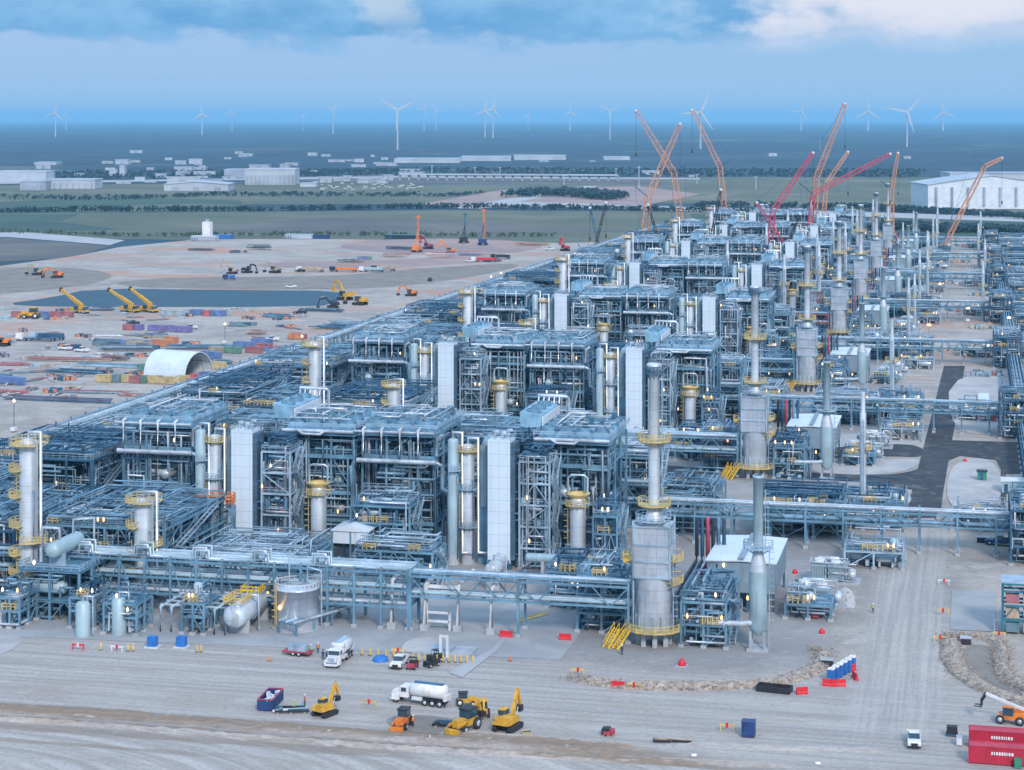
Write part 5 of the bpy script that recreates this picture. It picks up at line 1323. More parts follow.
# white lettering on the containers
for o in [o for o in C.objects if o.name.startswith('red_container')]:
    m = MB(); rg = random.Random(2); yy = -.2
    for i in range(9): w_ = rg.uniform(.2, .34); m.box(-1.32, yy, 1.5, -1.29, yy + w_ * .85, 1.95); yy += w_ + .08
    m.build('lettering', 'white', o)
# portable toilets with red barriers
for i in range(6):
    x, y = G(831 + i * 4.2, 682 - i * 2.5); t = thing('portable_toilet', f'blue portable toilet with white roof, {("first", "second", "third", "fourth", "fifth", "last")[i]} in the row beside the gravel road', 'portable toilet', (x, y, 0), R(-12), 'portable toilets beside the gravel road')
    MB().box(-.55, -.55, .1, .55, .55, 2.15).build('body', 'blue', t); r = MB(); r.prismy([(-.6, 2.15), (.6, 2.15), (.45, 2.35), (-.45, 2.35)], -.6, .6); r.build('roof', 'white', t, True)
    MB().box(-.4, -.58, .2, .4, -.55, 2.0).build('door', 'blue', t); MB().tube([(.35, .4, 2.2), (.35, .4, 2.6)], .05, 6).build('vent_pipe', 'white', t)
def barrier(lab, px, py, rz, L=2.0):
    x, y = G(px, py); t = thing('red_barrier', lab, 'barrier', (x, y, 0), rz)
    b = MB(); b.prismy([(-.32, 0), (.32, 0), (.30, .25), (.14, .5), (.12, 1.15), (-.12, 1.15), (-.14, .5), (-.30, .25)], -L / 2, L / 2); b.build('shell', 'red', t, True)
    MB().lathe([(.08, 0), (.08, .06)], (0, 0, 1.15), 8).build('filler_cap', 'white', t)
    return t
for a_ in (('red plastic barrier standing alone on the slab left of the heater, nearer the rack post', 506, 637, R(90), 2.4), ('red plastic barrier standing alone on the slab closer to the heater', 565, 640, R(90), 2.2),
           ('red barrier in front of the portable toilets, at their near end', 829, 686, R(85), 2.2), ('second red barrier in front of the portable toilets', 841, 686, R(100), 1.6), ('red barrier at the far end of the portable toilets, tilted', 855, 679, R(20), 2.4),
           ('red barrier on its own beside the black steel tray', 802, 694, R(120), 2.0), ('red barrier standing at the foot of the curved stone berm', 618, 688, R(90), 2.2), ('red barrier end piece beyond the toilets', 853, 671, R(160), 1.6)): barrier(*a_)
x, y = G(682, 666); t = thing('red_cover', 'small bright red hood below the fired heater of the front row', 'equipment cover', (x, y, 0)); MB().lathe([(.6, 0), (.75, .5), (.3, 1.2), (.02, 1.4)], (0, 0, 0), 10).build('hood', 'red', t); MB().box(-1, -1, 0, 1, 1, .12).build('base', 'concrete', t)
for lab, px, py in (('small red hood on the ground right of the exhaust stack', 822, 634), ('red hood beside the radiator skid of the front row', 795, 574), ('red hood by the paved junction under the first long rack', 880, 505), ('red hood at the pillar near the second rack crossing', 965, 462)):
    x, y = G(px, py); t = thing('red_cover', lab, 'equipment cover', (x, y, 0)); MB().lathe([(.5, 0), (.6, .4), (.25, 1.0), (.02, 1.1)], (0, 0, 0), 10).build('hood', 'red', t); MB().box(-.8, -.8, 0, .8, .8, .12).build('base', 'concrete', t)
# blue tank row by the gravel island
for i in range(5):
    x, y = G(852 + i * 4.3, 506 - i * .2); t = thing('blue_tote', f'blue tote with white stripe, {("first", "second", "third", "fourth", "fifth")[i]} of the row under the first long rack', 'tote', (x, y, 0), R(-20), 'blue totes')
    MB().box(-.5, -.9, .1, .5, .9, 1.4).build('body', 'blue', t); MB().box(-.2, -.95, 1.4, .2, .95, 1.46).build('lid', 'white', t)
x, y = G(864, 489); t = thing('blue_tote', 'single round blue tank on the gravel beside the asphalt branch', 'tote', (x, y, 0)); MB().lathe([(1.0, 0), (1.0, 1.1), (.4, 1.4), (.1, 1.5)], (0, 0, 0), 12).build('body', 'blue', t); MB().lathe([(.3, 1.4), (.3, 1.6)], (0, 0, 0), 8).build('lid', 'navy', t)
x, y = G(386, 661); t = thing('blue_tarp_pile', 'bright blue tarpaulin heap between the vacuum truck and pickup', 'tarpaulin', (x - 1, y, 0)); b = MB(); b.lathe([(1.5, 0), (1.3, .5), (.8, .9), (.05, 1.05)], (0, 0, 0), 9); b.build('sheet', 'blue', t); MB().box(-1.2, -.9, 0, 1.2, .9, .1).build('pallet', 'tan', t)
# rows of yellow posts
def posts(pts, lab, name='yellow_post'):
    k = 0
    for px, py in pts:
        x, y = G(px, py); t = thing(name, lab, 'bollard', (x, y, 0), 0, lab)
        MB().lathe([(.12, 0), (.12, 1.25), (.05, 1.32)], (0, 0, 0), 8).build('post', 'bright_yellow', t); MB().lathe([(.3, 0), (.3, .08)], (0, 0, 0), 8).build('base', 'black', t)
posts([(413 + i * 6.0, 661 + i * .2) for i in range(11)], 'slim yellow post in the row before the sump and buggies')
posts([(362 + i * 8, 655 + i * .5) for i in range(5)], 'slim yellow post behind the blue tarpaulin')
posts([(128, 651), (133, 651), (101, 650), (197, 652), (201, 652)], 'slim yellow post on the road edge before the low pipe skids')
def barricade(lab, px, py, m1='yellow', m2='red'):
    x, y = G(px, py); t = thing('barricade', lab, 'barricade', (x, y, 0))
    f = MB()
    for s in (-1, 1): f.bar((s, -.3, 0), (s, 0, 1.1), .1); f.bar((s, .3, 0), (s, 0, 1.1), .1)
    f.build('legs', m1, t); b = MB(); b.box(-1.2, -.06, .8, 1.2, .06, 1.1); b.build('board', m1, t); MB().box(-.2, -.12, .5, .2, -.06, 1.3).build('sign_plate', m2, t)
for a_ in (('yellow barricade with a red plate between excavator and tanker', 369, 707), ('yellow barricade with red plate beside the square navy container', 727, 731), ('yellow barricade near the left end of the curved stone berm', 578, 675), ('yellow barricade behind the red barrier of the stone berm', 634, 690),
           ('yellow barricade leaning in the row before the sump', 398, 655), ('barricade at the corner of the stone-lined basin', 940, 642), ('barricade left of the grey pad on the basin road', 943, 615), ('barricade at the near corner of the grey pad by the red equipment', 999, 638), ('red and white barricade before the drum platform skids', 78, 650, 'red', 'offwhite'), ('red upright marker board on the front road edge', 117, 652, 'offwhite', 'red'), ('red marker board at the head of the grey pad', 944, 585, 'offwhite', 'red')): barricade(*a_)
def cone(lab, px, py, grp=None, m='orange'):
    x, y = G(px, py); t = thing('traffic_marker', lab, 'marker', (x, y, 0), 0, grp); MB().lathe([(.22, .05), (.05, .95)], (0, 0, 0), 10).build('cone', m, t); MB().box(-.3, -.3, 0, .3, .3, .06).build('base', 'black', t)
cone('orange and white marker cone left of the vacuum truck', 269, 661); cone('white marker on the dirt strip below the excavator', 430, 741, None, 'white'); cone('orange marker on the open slab left of the barriers', 510, 661)
def sack(lab, px, py, m='white', s=.45):
    x, y = G(px, py); t = thing('sandbag', lab, 'sandbag', (x, y, .02), R(20)); MB().lathe([(.02, -s), (s * .5, -s * .8), (s * .55, s * .7), (.02, s)], (0, 0, s * .5), 10, 'x').build('bag', m, t)
for lab, px, py in (('white bag lying on the earth ridge at the far left', 3, 709), ('small white bag right of the far-left one on the ridge', 17, 707), ('white bag on the earth ridge below the red marker board', 109, 715), ('white bag on the earth ridge left below the dumpster', 218, 724), ('white bag on the ridge below the yellow excavator', 330, 733), ('white bag on the ridge below the loaders', 489, 741), ('white bag on the ridge below the spare bucket', 568, 748), ('white bag on the road edge right of the soil heap', 694, 757), ('white bag far along the road edge near the navy container', 818, 765)): sack(lab, px, py)
for i, (lab, px, py, rz, v, h) in enumerate((
    ('person in dark clothes right of the vacuum truck, left of the pair', 323, 660, 0, None, 'black'), ('person in dark clothes right of the vacuum truck, middle one', 327, 660, 60, None, 'white'), ('person in blue standing slightly apart right of the vacuum truck', 333, 659, 200, None, 'white'),
    ('person in a lime vest left behind the vacuum truck', 311, 655, 90, 'vest_lime', 'white'), ('person in an orange vest beside the trailer by the tank', 318, 653, 10, 'vest_orange', 'white'), ('person in a lime vest between tanker and skid steer', 445, 708, 80, 'vest_lime', 'white'),
    ('person in a lime vest standing left of the small excavator by the pipe pile', 294, 712, 300, 'vest_lime', 'bright_yellow'), ('person in pale clothes left beside the small excavator', 305, 706, 90, 'vest_orange', 'white'), ('person in a lime vest walking on the gravel road', 873, 613, 190, 'vest_lime', 'white'),
    ('person in an orange vest right of the orange compactor', 413, 727, 40, 'vest_orange', 'white'), ('person standing near the heater steps in dark clothes', 622, 655, 40, None, 'white'))):
    x, y = G(px, py); person(lab, x, y, R(rz), v, h)
def pile(name, lab, cat, px, py, w_, d_, h, mats, seed, rz=0, kind='bars'):
    """a stack of lengths of stock on dunnage"""
    x, y = G(px, py); t = thing(name, lab, cat, (x, y, 0), rz); rg = random.Random(seed)
    for mi, m in enumerate(mats):
        b = MB()
        for i in range(max(3, int(14 / len(mats)))):
            yy = rg.uniform(0, d_); L = w_ * rg.uniform(.4, 1); xx = rg.uniform(-w_ / 2, w_ / 2 - L); z = rg.uniform(.25, h)
            if kind == 'bars': b.bar((xx, yy, z), (xx + L, yy + rg.uniform(-.4, .4), z), rg.uniform(.15, .45))
            else: s = rg.uniform(.4, .8); b.box(xx, yy, .2, xx + L * .3 + .5, yy + s * 1.6, .2 + s * h)
        b.build('stock', m, t)
    q = MB()
    for s in (-w_ * .35, 0, w_ * .35): q.box(s - .12, 0, 0, s + .12, d_, .22)
    q.build('dunnage', 'tan', t)
    return t
pile('pipe_pile', 'loose pile of dark pipes beside the workers left of the small excavator', 'pile', 291, 714, 6, 2, .8, ['black', 'offwhite', 'steel_dark'], 1, R(15))
pile('soil_cuttings', 'dark mat heap beside the yellow loaders', 'pile', 446, 729, 5, 2.5, .5, ['steel_dark', 'black'], 2)
pile('pallet_pile', 'small heap of planks by the dirt ridge right of the excavators', 'pile', 672, 744, 6, .8, .4, ['black', 'tan'], 3)
pile('crate_pile', 'small dark crate heap on the dirt ridge', 'pile', 608, 737, 2.2, 1.2, 1.2, ['dull_red', 'black'], 4, 0, 'box')
t = thing('flatbed_trailer', 'grey equipment trailer with a pump beside the vacuum truck', 'trailer', (*G(298, 655), 0), R(84)); MB().box(-1.1, -2.6, .6, 1.1, 2.6, .85).build('deck', 'dull_red', t); MB().box(-.8, -1.8, .85, .7, 1.6, 1.9).build('pump_unit', 'steel_pale', t)
for sx in (-1.0, 1.0):
    for sy in (-.6, .5): wheel(t, sx, sy, .4, .25)
for i, (px, py) in enumerate(((151, 648), (180, 648))):
    x, y = G(px, py); t = thing('chemical_tote', ('blue square chemical tote at the foot of the low skid, nearer the column', 'blue square chemical tote next to the slanting portal rack')[i], 'tote', (x, y, 0)); MB().box(-.8, 0, .2, .8, 1.4, 1.9).build('body', 'blue', t); MB().box(-1.2, -.4, 0, 1.2, 1.8, .2).build('tray', 'offwhite', t)
t = thing('timber_ramp', 'yellow slanted timber strip lying on the slab near the rack', 'ramp', (*G(518, 622), 0), R(-30)); MB().box(-.5, 0, .05, .5, 8, .2).build('boards', 'yellow', t); MB().box(-.6, 0, 0, -.5, 8, .35).build('edge', 'bright_yellow', t)

# ------------------------------------------------------------------ storage yard beyond the plant (pixel foot points)
def box_row(items, name='container'):
    for lab, px, py, rz, m, L in items:
        x, y = G(px, py); container(name, lab, x, y, R(rz), 'dusty_' + m, L)
box_row((
    ('long dull red container at the left of the pair below the leftmost telescopic crane', 24, 317, 88, 'dull_red', 12.2), ('blue container between the two dull red ones below the pond', 43, 317, 88, 'blue', 5), ('long dull red container right of the wheel loader below the pond', 61, 317, 88, 'dull_red', 12.2),
    ('pale blue container nearest the right-hand telescopic crane', 172, 316, 80, 'vessel_green', 12), ('blue container left of the small red one near the pond', 197, 315, 85, 'blue', 7), ('small red container between blue ones near the pond', 207, 316, 85, 'red', 3), ('bright blue long container right of the small red one near the pond', 216, 316, 85, 'blue', 9), ('white-ended blue container, last of the pond-side blue line', 227, 315, 60, 'vessel_green', 4),
    ('dull red container beside a purple one, first in the mid-yard line', 129, 330, 85, 'dull_red', 5), ('purple container at the start of the mid-yard line', 138, 330, 85, 'purple', 5), ('long purple container in the middle of the mid-yard line', 161, 331, 85, 'purple', 12), ('long purple container ending the mid-yard line', 180, 332, 85, 'purple', 11),
    ('blue container standing slanted at the far left edge of the yard', 11, 384, 70, 'blue', 12), ('teal container at the far left edge behind the slanted blue one', 2, 381, 70, 'teal', 8),
    ('orange container at the right end of the equipment laydown', 162, 346, 75, 'orange', 9), ('second orange container touching the first at the laydown', 171, 343, 75, 'orange', 6),
    ('ochre container, first of the row before the white dome', 104, 382, 84, 'yellow', 6), ('teal container second in the row before the white dome', 116, 382, 84, 'teal', 4), ('ochre container left of the salmon one before the white dome', 126, 382, 84, 'yellow', 6), ('salmon-red container in the row before the white dome', 136, 383, 84, 'dull_red', 4), ('green container in the row before the white dome', 142, 383, 84, 'green', 4), ('long ochre container before the white dome, left of two', 153, 383, 84, 'yellow', 8), ('long ochre container before the white dome, right of two', 168, 384, 84, 'yellow', 10), ('short ochre container at the mouth of the white dome', 183, 383, 84, 'yellow', 4),
    ('green container just left of the white dome', 144, 371, 84, 'green', 4), ('blue container right behind the white dome', 211, 358, 70, 'blue', 9), ('tan container behind the dome beside the green one', 216, 353, 70, 'tan', 6), ('long green container in the far line behind the dome', 229, 353, 75, 'green', 11), ('blue container in the far line right of the green one', 244, 348, 80, 'blue', 9), ('magenta-red container near the plant rack behind the dome', 254, 353, 75, 'dull_red', 7), ('magenta-red container closest to the plant rack', 264, 350, 75, 'dull_red', 7), ('blue container closest to the plant rack behind the red ones', 262, 345, 80, 'blue', 9), ('ochre container right of the white dome against the rack', 219, 369, 84, 'yellow', 5),
    ('pink container standing inside the dome mouth', 195, 381, 84, 'red', 2.5), ('blue container just outside the dome mouth', 203, 379, 84, 'blue', 3),
))
# loose mixed bundles scattered through the yard
protos = []
for q_, (ma, mb2) in enumerate((('dusty_tan', 'steel_pale'), ('dusty_dull_red', 'dusty_teal'), ('steel_dark', 'dusty_orange'), ('offwhite', 'dusty_black'))):
    t = thing('material_bundle', 'small loose bundle of mixed material scattered in the storage yard', 'material bundle', (*G(120 + q_ * 9, 356), 0), 0, 'loose bundles in the storage yard')
    for m_ in (ma, mb2):
        b = MB()
        for _ in range(6):
            px, py, q = rg_e.uniform(-4, 3), rg_e.uniform(-2, 2), rg_e.uniform(.3, .9)
            if q_ % 2: b.bar((px, py, q * .5), (px + rg_e.uniform(2, 5), py + rg_e.uniform(-1, 1), q * .5), q * .5)
            else: b.box(px - q, py - q, 0, px + q, py + q, q * 1.5)
        b.build('stock', m_, t)
    protos.append(t)
build_kidmap()
for i in range(150):
    px, py = rg_e.uniform(0, 330), rg_e.uniform(309, 398)
    if py > 392 - (px - 100) * .32 or (145 < px < 215 and 345 < py < 386) or (py > 322 and py < 336 and rg_e.random() < .6): continue
    o = dup(protos[i % 4], (*G(px, py), 0), rg_e.uniform(0, 3)); o.scale = (rg_e.uniform(.5, 1.4), rg_e.uniform(.5, 1.2), rg_e.uniform(.5, 1.2))
# white fabric dome
x, y = G(170, 377); t = thing('fabric_dome', 'large white arched fabric shelter open towards the plant', 'fabric shelter', (x, y, 0))
arc = [(11 * math.cos(A), 10.5 * math.sin(A)) for A in [math.pi * i / 16 for i in range(17)]]; arc_i = [(a * .975, b * .975) for a, b in arc]
W = MB(); Ld = 23
# ridge runs along X; the open end faces +X
vs = [(0, a, b) for a, b in arc] + [(Ld, a, b) for a, b in arc] + [(0, a, b) for a, b in arc_i] + [(Ld, a, b) for a, b in arc_i]
fs = []
for i in range(16): fs += [(i, i + 1, 18 + i, 17 + i), (34 + i, 51 + i, 52 + i, 35 + i), (17 + i, 18 + i, 52 + i, 51 + i), (i, 34 + i, 35 + i, i + 1)]
W.add(vs, fs); W.build('canopy', 'roof_white', t, True)
en = MB(); en.add([(.1, a, b) for a, b in arc_i] + [(.3, a, b) for a, b in arc_i], [tuple(range(17)), tuple(range(17, 34))[::-1]]); en.build('end_wall', 'roof_white', t, True)
rb = MB()
for xx in (6, 12, 18, 22.8): rb.tube([(xx, a * .99, b * .99) for a, b in arc_i], .18, 5)
for q in (3, 6, 8, 10, 13): rb.tube([(.5, arc_i[q][0] * .98, arc_i[q][1] * .98), (22.8, arc_i[q][0] * .98, arc_i[q][1] * .98)], .12, 5)
rb.build('truss', 'steel_pale', t)
t.rotation_euler.z = R(-14); t.location.x -= 8; t.location.y += 8; t.scale = (.80, .80, .86)

def tele_crane(lab, px, py, rz, L=27, el=32, m='machine_yellow'):
    x, y = G(px, py); t = thing('telescopic_crane', lab, 'mobile crane', (x, y, 0), rz)   # boom points to +Y of its own space
    c = MB(); c.box(-1.5, -6, .9, 1.5, 6.5, 1.7); c.box(-1.45, 5.0, 1.7, 1.45, 6.6, 2.6); c.build('carrier', m, t)
    for sx in (-1.25, 1.25):
        for sy in (-4.8, -3.2, -1.6, 2, 3.6, 5.2): wheel(t, sx, sy, .75, .5)
    s = MB(); s.box(-1.4, -3.8, 1.9, 1.4, .8, 3.4); s.build('superstructure', m, t); MB().box(-1.5, -4.8, 1.9, 1.5, -3.8, 3.2).build('counterweight', 'steel_dark', t); MB().box(-2.3, -.2, 1.9, -1.42, 2, 3.6).build('cab', 'glass', t)
    e = R(el); b = MB(); p0 = Vector((0, -2, 3.6)); dd = Vector((0, math.cos(e), math.sin(e)))
    b.bar(p0, p0 + dd * L * .55, 1.3, 1.5); b.bar(p0 + dd * L * .5, p0 + dd * L, 1.0, 1.15); b.build('boom', m, t)
    h = MB(); h.bar(p0 + dd * L, p0 + dd * (L + 1.0), 1.3, 1.9); h.build('boom_head', 'black', t)
    r = MB(); r.bar((0, 1.5, 2.4), p0 + dd * 9, .4); r.build('lift_cylinder', 'steel_pale', t)
    return t
tele_crane('yellow telescopic crane by the pond, leftmost of three', 80, 313, R(62), 18, 22)
tele_crane('yellow telescopic crane by the pond, middle of three', 130, 312, R(62), 19, 19)
tele_crane('yellow telescopic crane by the pond, rightmost of three', 149, 312, R(60), 18, 22)
x, y = G(36, 318); loader('wheel_loader', 'orange-yellow wheel loader in front of the dull red containers', x, y - 3, R(100), 'machine_yellow', 2.0, 'wheel loader', True, False)
for lab, px, py, rz, sc, bm, m in (
    ('yellow excavator at the right bank of the pond, upper one', 345, 300, 60, 1.7, 'up', 'machine_yellow'), ('yellow excavator at the right bank of the pond, lower one', 360, 305, 75, 1.6, 'low', 'machine_yellow'), ('dark excavator digging at the tip of the pond', 333, 308, 120, 1.3, 'low', 'black'),
    ('pale excavator on the brown mound at the left, with orange beside it', 38, 275, 80, 1.5, 'low', 'tan'), ('orange excavator at the left mound, right one', 57, 278, 100, 1.5, 'low', 'orange'), ('excavator with arched arm left of the tan machine on the far pad', 232, 274, 90, 1.4, 'up', 'tan'), ('dark excavator on the far pad', 247, 273, 250, 1.4, 'low', 'black'), ('tan machine on the far pad right of the dark ones', 275, 273, 70, 1.5, 'low', 'tan'),
    ('salmon excavator on the pale bank near the plant edge', 411, 296, 85, 1.3, 'low', 'orange'), ('orange machine at the far left edge of the yard', 3, 346, 90, 1.3, 'low', 'orange'),
    ('red excavator beside the drilling rigs', 428, 249, 60, 1.6, 'up', 'dull_red'), ('orange excavator beside the drilling rigs', 450, 254, 100, 1.6, 'up', 'orange'), ('red excavator near the plant far edge', 565, 251, 40, 1.6, 'up', 'red')):
    x, y = G(px, py); excavator('excavator', lab, x, y, R(rz), m, bm, sc)
for i, (lab, px, py, rz, m) in enumerate((
    ('white pickup on the pale yard track, left of pair', 66, 350, 80, 'white'), ('white pickup beside a dark load in the yard, right of pair', 82, 352, 80, 'white'), ('dark pickup between the two yard pickups', 73, 350, 85, 'navy'), ('pickup on the yard road right of the purple containers', 191, 329, 95, 'offwhite'),
    ('small dark vehicle above the dull red container of the mid-yard line', 133, 325, 70, 'black'), ('white van-like pickup near the plant rack in the yard', 272, 341, 95, 'white'), ('pickup parked along the pond berm', 300, 314, 90, 'black'), ('purple-grey pickup on the bank by the plant edge', 378, 320, 80, 'navy'), ('small pickup on the far pad beside blue trailer', 300, 272, 80, 'black'), ('white pickup on the far pad near a light mast', 291, 288, 95, 'white'),
    ('black pickup crossing the open gravel near the plant edge', 430, 281, 10, 'black'), ('white pickup near the far rigs', 470, 262, 85, 'white'), ('white pickup far out beyond the rigs', 550, 250, 85, 'white'), ('blue pickup beside the junction east of the asphalt road', 1000, 545, 80, 'navy'))):
    x, y = G(px, py); pk = pickup('pickup_truck', lab, x, y, R(rz), m); pk.scale = (1.15, 1.15, 1.15)
def lorry(lab, px, py, rz, mcab='white', load='dull_red', L=12):
    x, y = G(px, py); t = thing('flatbed_lorry', lab, 'lorry', (x, y, 0), R(rz))
    MB().box(-1.25, L / 2 + .5, .8, 1.25, L / 2 + 3.4, 3.2).build('cab', mcab, t); MB().box(-1.1, L / 2 + 3.4, 1.9, 1.1, L / 2 + 3.45, 2.9).build('windscreen', 'glass', t)
    MB().box(-1.3, -L / 2, 1.1, 1.3, L / 2, 1.4).build('bed', 'steel_dark', t)
    if load: MB().box(-1.2, -L / 2 + .5, 1.4, 1.2, L / 2 - .5, 2.9).build('load', load, t)
    for sx in (-1.1, 1.1):
        for sy in (-L / 2 + 1, -L / 2 + 2.3, L / 2 - .6, L / 2 + 2.6): wheel(t, sx, sy, .55, .4)
for a_ in (('lorry with an empty grey bed on the yard track', 40, 341, 95, 'white', None, 14), ('lorry with long dark load on the yard track', 51, 340, 95, 'steel_pale', 'steel_dark', 12), ('lorry with tan flat load on the far pad', 313, 272, 88, 'white', 'tan', 14), ('lorry with dark-topped salmon load on the far pad', 346, 272, 88, 'black', 'orange', 14),
           ('lorry with pale blue boxes on the far pad', 374, 272, 88, 'white', 'vessel_green', 12), ('lorry with salmon load at the right of the far pad', 386, 271, 88, 'black', 'tan', 12), ('red and white lorry beside the drilling rigs', 486, 262, 88, 'white', 'red', 13), ('black lorry right of the red and white one', 503, 259, 88, 'black', 'black', 10), ('lorry with a blue load at the left of the far pad', 232, 280, 95, 'navy', 'blue', 4)): lorry(*a_)
used_ = set()
def stackpile(lab, px, py, w_, d_, h, mats, seed, rz=0, kind='bars'): pile('material_stack', lab, 'material stack', px, py, w_, d_, h, [('dusty_' + m_ if 'dusty_' + m_ in M else m_) for m_ in mats], seed, R(rz), kind)
for i, (px, py, w_, d_, mats, h) in enumerate(((120, 346, 26, 8, ['teal', 'steel_dark', 'blue'], 3), (140, 343, 22, 8, ['blue', 'yellow', 'teal'], 4), (125, 352, 26, 8, ['steel', 'steel_pale', 'black'], 2.5), (150, 350, 20, 7, ['steel', 'steel_dark'], 2), (112, 361, 12, 4, ['dull_red', 'teal'], 2), (60, 362, 40, 6, ['dull_red', 'tan'], 1.2), (30, 366, 26, 6, ['dull_red', 'steel_pale'], 1), (110, 368, 34, 5, ['steel_pale', 'steel'], 1.2), (70, 374, 27, 6, ['steel_dark', 'steel'], 1.2),
     (20, 394, 30, 3, ['dull_red', 'red'], 1), (90, 394, 34, 3, ['dull_red', 'steel_pale'], 1), (55, 402, 40, 4, ['teal', 'steel_dark', 'navy'], 1.5), (150, 398, 26, 4, ['dull_red', 'tan'], 1), (320, 312, 24, 6, ['steel_dark', 'black', 'steel'], 1.6), (275, 318, 16, 5, ['steel_dark', 'steel'], 1.5), (250, 327, 20, 6, ['steel_dark', 'teal'], 2), (330, 330, 22, 8, ['steel', 'steel_dark'], 2), (350, 326, 24, 6, ['steel', 'vessel_green'], 2), (300, 340, 14, 6, ['orange', 'dull_red'], 3), (255, 335, 10, 6, ['dull_red', 'tan'], 2),
     (100, 311, 14, 4, ['navy', 'steel_dark'], 2), (235, 365, 26, 5, ['steel_dark', 'tan'], 1.6), (200, 350, 30, 6, ['steel_dark', 'steel'], 1.6), (110, 337, 14, 3, ['offwhite', 'steel_pale'], 1), (280, 352, 16, 6, ['blue', 'dull_red'], 2), (200, 251, 22, 5, ['steel_dark', 'black'], 2), (258, 250, 20, 5, ['teal', 'black'], 4), (240, 253, 16, 5, ['black', 'steel_dark'], 2), (440, 258, 26, 6, ['red', 'orange', 'white'], 4), (465, 256, 30, 6, ['orange', 'steel_dark', 'blue'], 4), (500, 262, 26, 6, ['dull_red', 'black'], 3), (400, 250, 26, 5, ['steel_dark', 'black'], 2.5), (530, 246, 30, 6, ['tan', 'orange'], 2), (620, 252, 24, 6, ['orange', 'red'], 3),
     (395, 258, 20, 5, ['dull_red', 'tan'], 3), (350, 263, 20, 5, ['dull_red', 'green'], 2.5), (368, 260, 16, 5, ['green', 'purple'], 3))):
    where = ('before the pond' if py < 332 and px < 260 and py > 300 else 'near the drilling rigs' if px > 380 and py < 270 else 'on the far pad' if py < 270 else 'by the plant edge' if px > 240 else 'in the storage yard')
    names = {'teal': 'teal', 'steel': 'blue-grey', 'steel_dark': 'dark grey', 'steel_pale': 'pale grey', 'dull_red': 'dark red', 'vessel_green': 'grey-green', 'pipe_grey': 'grey'}
    slab_ = f'{" and ".join(names.get(m_, m_.replace("_", " ")) for m_ in mats)} stack {where}, lot {w_:g} by {d_:g} m'
    if slab_ in used_: slab_ = slab_.replace('stack ', 'stack nearer the plant ', 1)
    slab_ = {10: 'dark red and pale grey stack along the near edge of the yard', 12: 'dark red and tan stack beside the yard-side plant rack', 22: 'dark grey and blue-grey stack behind the white dome'}.get(i, slab_)
    used_.add(slab_); stackpile(slab_, px, py, w_, d_, h, mats, 100 + i, random.Random(i).uniform(-12, 12), 'bars' if i % 3 else 'box')
# site cabins
for a_ in (('site_cabin', 'white cabin with a tall square white silo behind it, far edge of the yard', 'cabin', 203, 241, 20, 8, 3.5, 'far_white', 'white'), ('site_cabin', 'blue-roofed shed right of the tall white silo', 'shed', 217, 239, 22, 8, 3, 'blue', 'blue'), ('site_cabin', 'white and pale blue cabin at the middle of the far edge', 'cabin', 298, 239, 22, 8, 3.5, 'far_white', 'vessel_green'), ('site_cabin', 'long dark cabin at the far edge right of the white one', 'cabin', 319, 239, 14, 6, 3, 'navy', 'black'), ('site_cabin', 'long black shed left of the first drilling rig', 'shed', 403, 239, 30, 8, 3, 'black', 'teal')): box_unit(*a_, doors=3)
x, y = G(206, 240); t = thing('silo', 'tall square white silo standing at the far edge of the yard', 'silo', (x, y, 0)); MB().box(-3.2, 0, 0, 3.2, 6, 14).build('shell', 'white', t); MB().box(-1.2, 2, 14, 1.2, 4, 16).build('head_box', 'far_white', t)
# light masts: trailer, mast and lit head
def light_mast(lab, px, py, h=8, r=.55, m='lamp_white'):
    x, y = G(px, py); t = thing('light_tower', lab, 'light tower', (x, y, 0)); MB().box(-.7, -1.1, .4, .7, 1.1, 1.5).build('generator', 'offwhite', t); MB().bar((0, 0, 1.5), (0, 0, h), .16).build('mast', 'steel_dark', t)
    MB().lathe([(.05, -.5), (r, -.2), (r, .3), (.1, .6)], (0, 0, h + .3), 10).build('lamp', m, t)
for i, a_ in enumerate((('lit light tower in the yard right of the white dome line', 225, 344), ('lit light tower at the far plant edge, first of two bright ones', 491, 292), ('lit light tower at the far plant edge, second of two bright ones', 501, 288), ('lit light tower near the red laydown on the gravel east side', 929, 345, 8, .9, 'lamp_warm'), ('lit light tower on the east gravel, fourth row', 968, 322, 6, .9), ('lit light tower at the right edge of the third row', 1009, 332, 6, .9), ('lit light tower on the far gravel below the fifth rack', 957, 285, 6, .8), ('lit light tower on the gravel left of the fifth rack', 940, 298, 7, .8),
     ('warm light tower by the truncated column of the third row', 803, 290, 9, .9, 'lamp_warm'), ('warm lit mast between the second and third cold boxes', 633, 300, 12, 1.0, 'lamp_warm'), ('warm lit mast at the far red steelwork', 717, 272, 12, .8, 'lamp_warm'), ('lit mast at the yard corner left of the dark braced module', 14, 432, 9, .4), ('lit mast beyond the white dome', 302, 352, 6, .5))): light_mast(*a_)

# ------------------------------------------------------------------ cranes
def lattice(mb, p, q, w0, w1, n=10, t=.35):
    p = Vector(p); q = Vector(q); dd = (q - p).normalized(); a = dd.cross(Vector((CA, SA, 0))).normalized() if abs(dd.dot(Vector((CA, SA, 0)))) < .9 else dd.cross(Vector((0, 0, 1))).normalized(); b = dd.cross(a).normalized()
    def ring(f): c_ = p.lerp(q, f); w_ = (w0 + (w1 - w0) * f) / 2; return [c_ + a * w_ * s + b * w_ * u for s, u in ((-1, -1), (1, -1), (1, 1), (-1, 1))]
    r0 = ring(0); r1 = ring(1)
    for i in range(4): mb.bar(r0[i], r1[i], t)
    for k in range(n):
        A = ring(k / n); B = ring((k + 1) / n)
        for i in range(4): mb.bar(A[i], B[(i + 1) % 4] if k % 2 else B[i - 1], t * .55); mb.bar(A[i], A[(i + 1) % 4], t * .5)
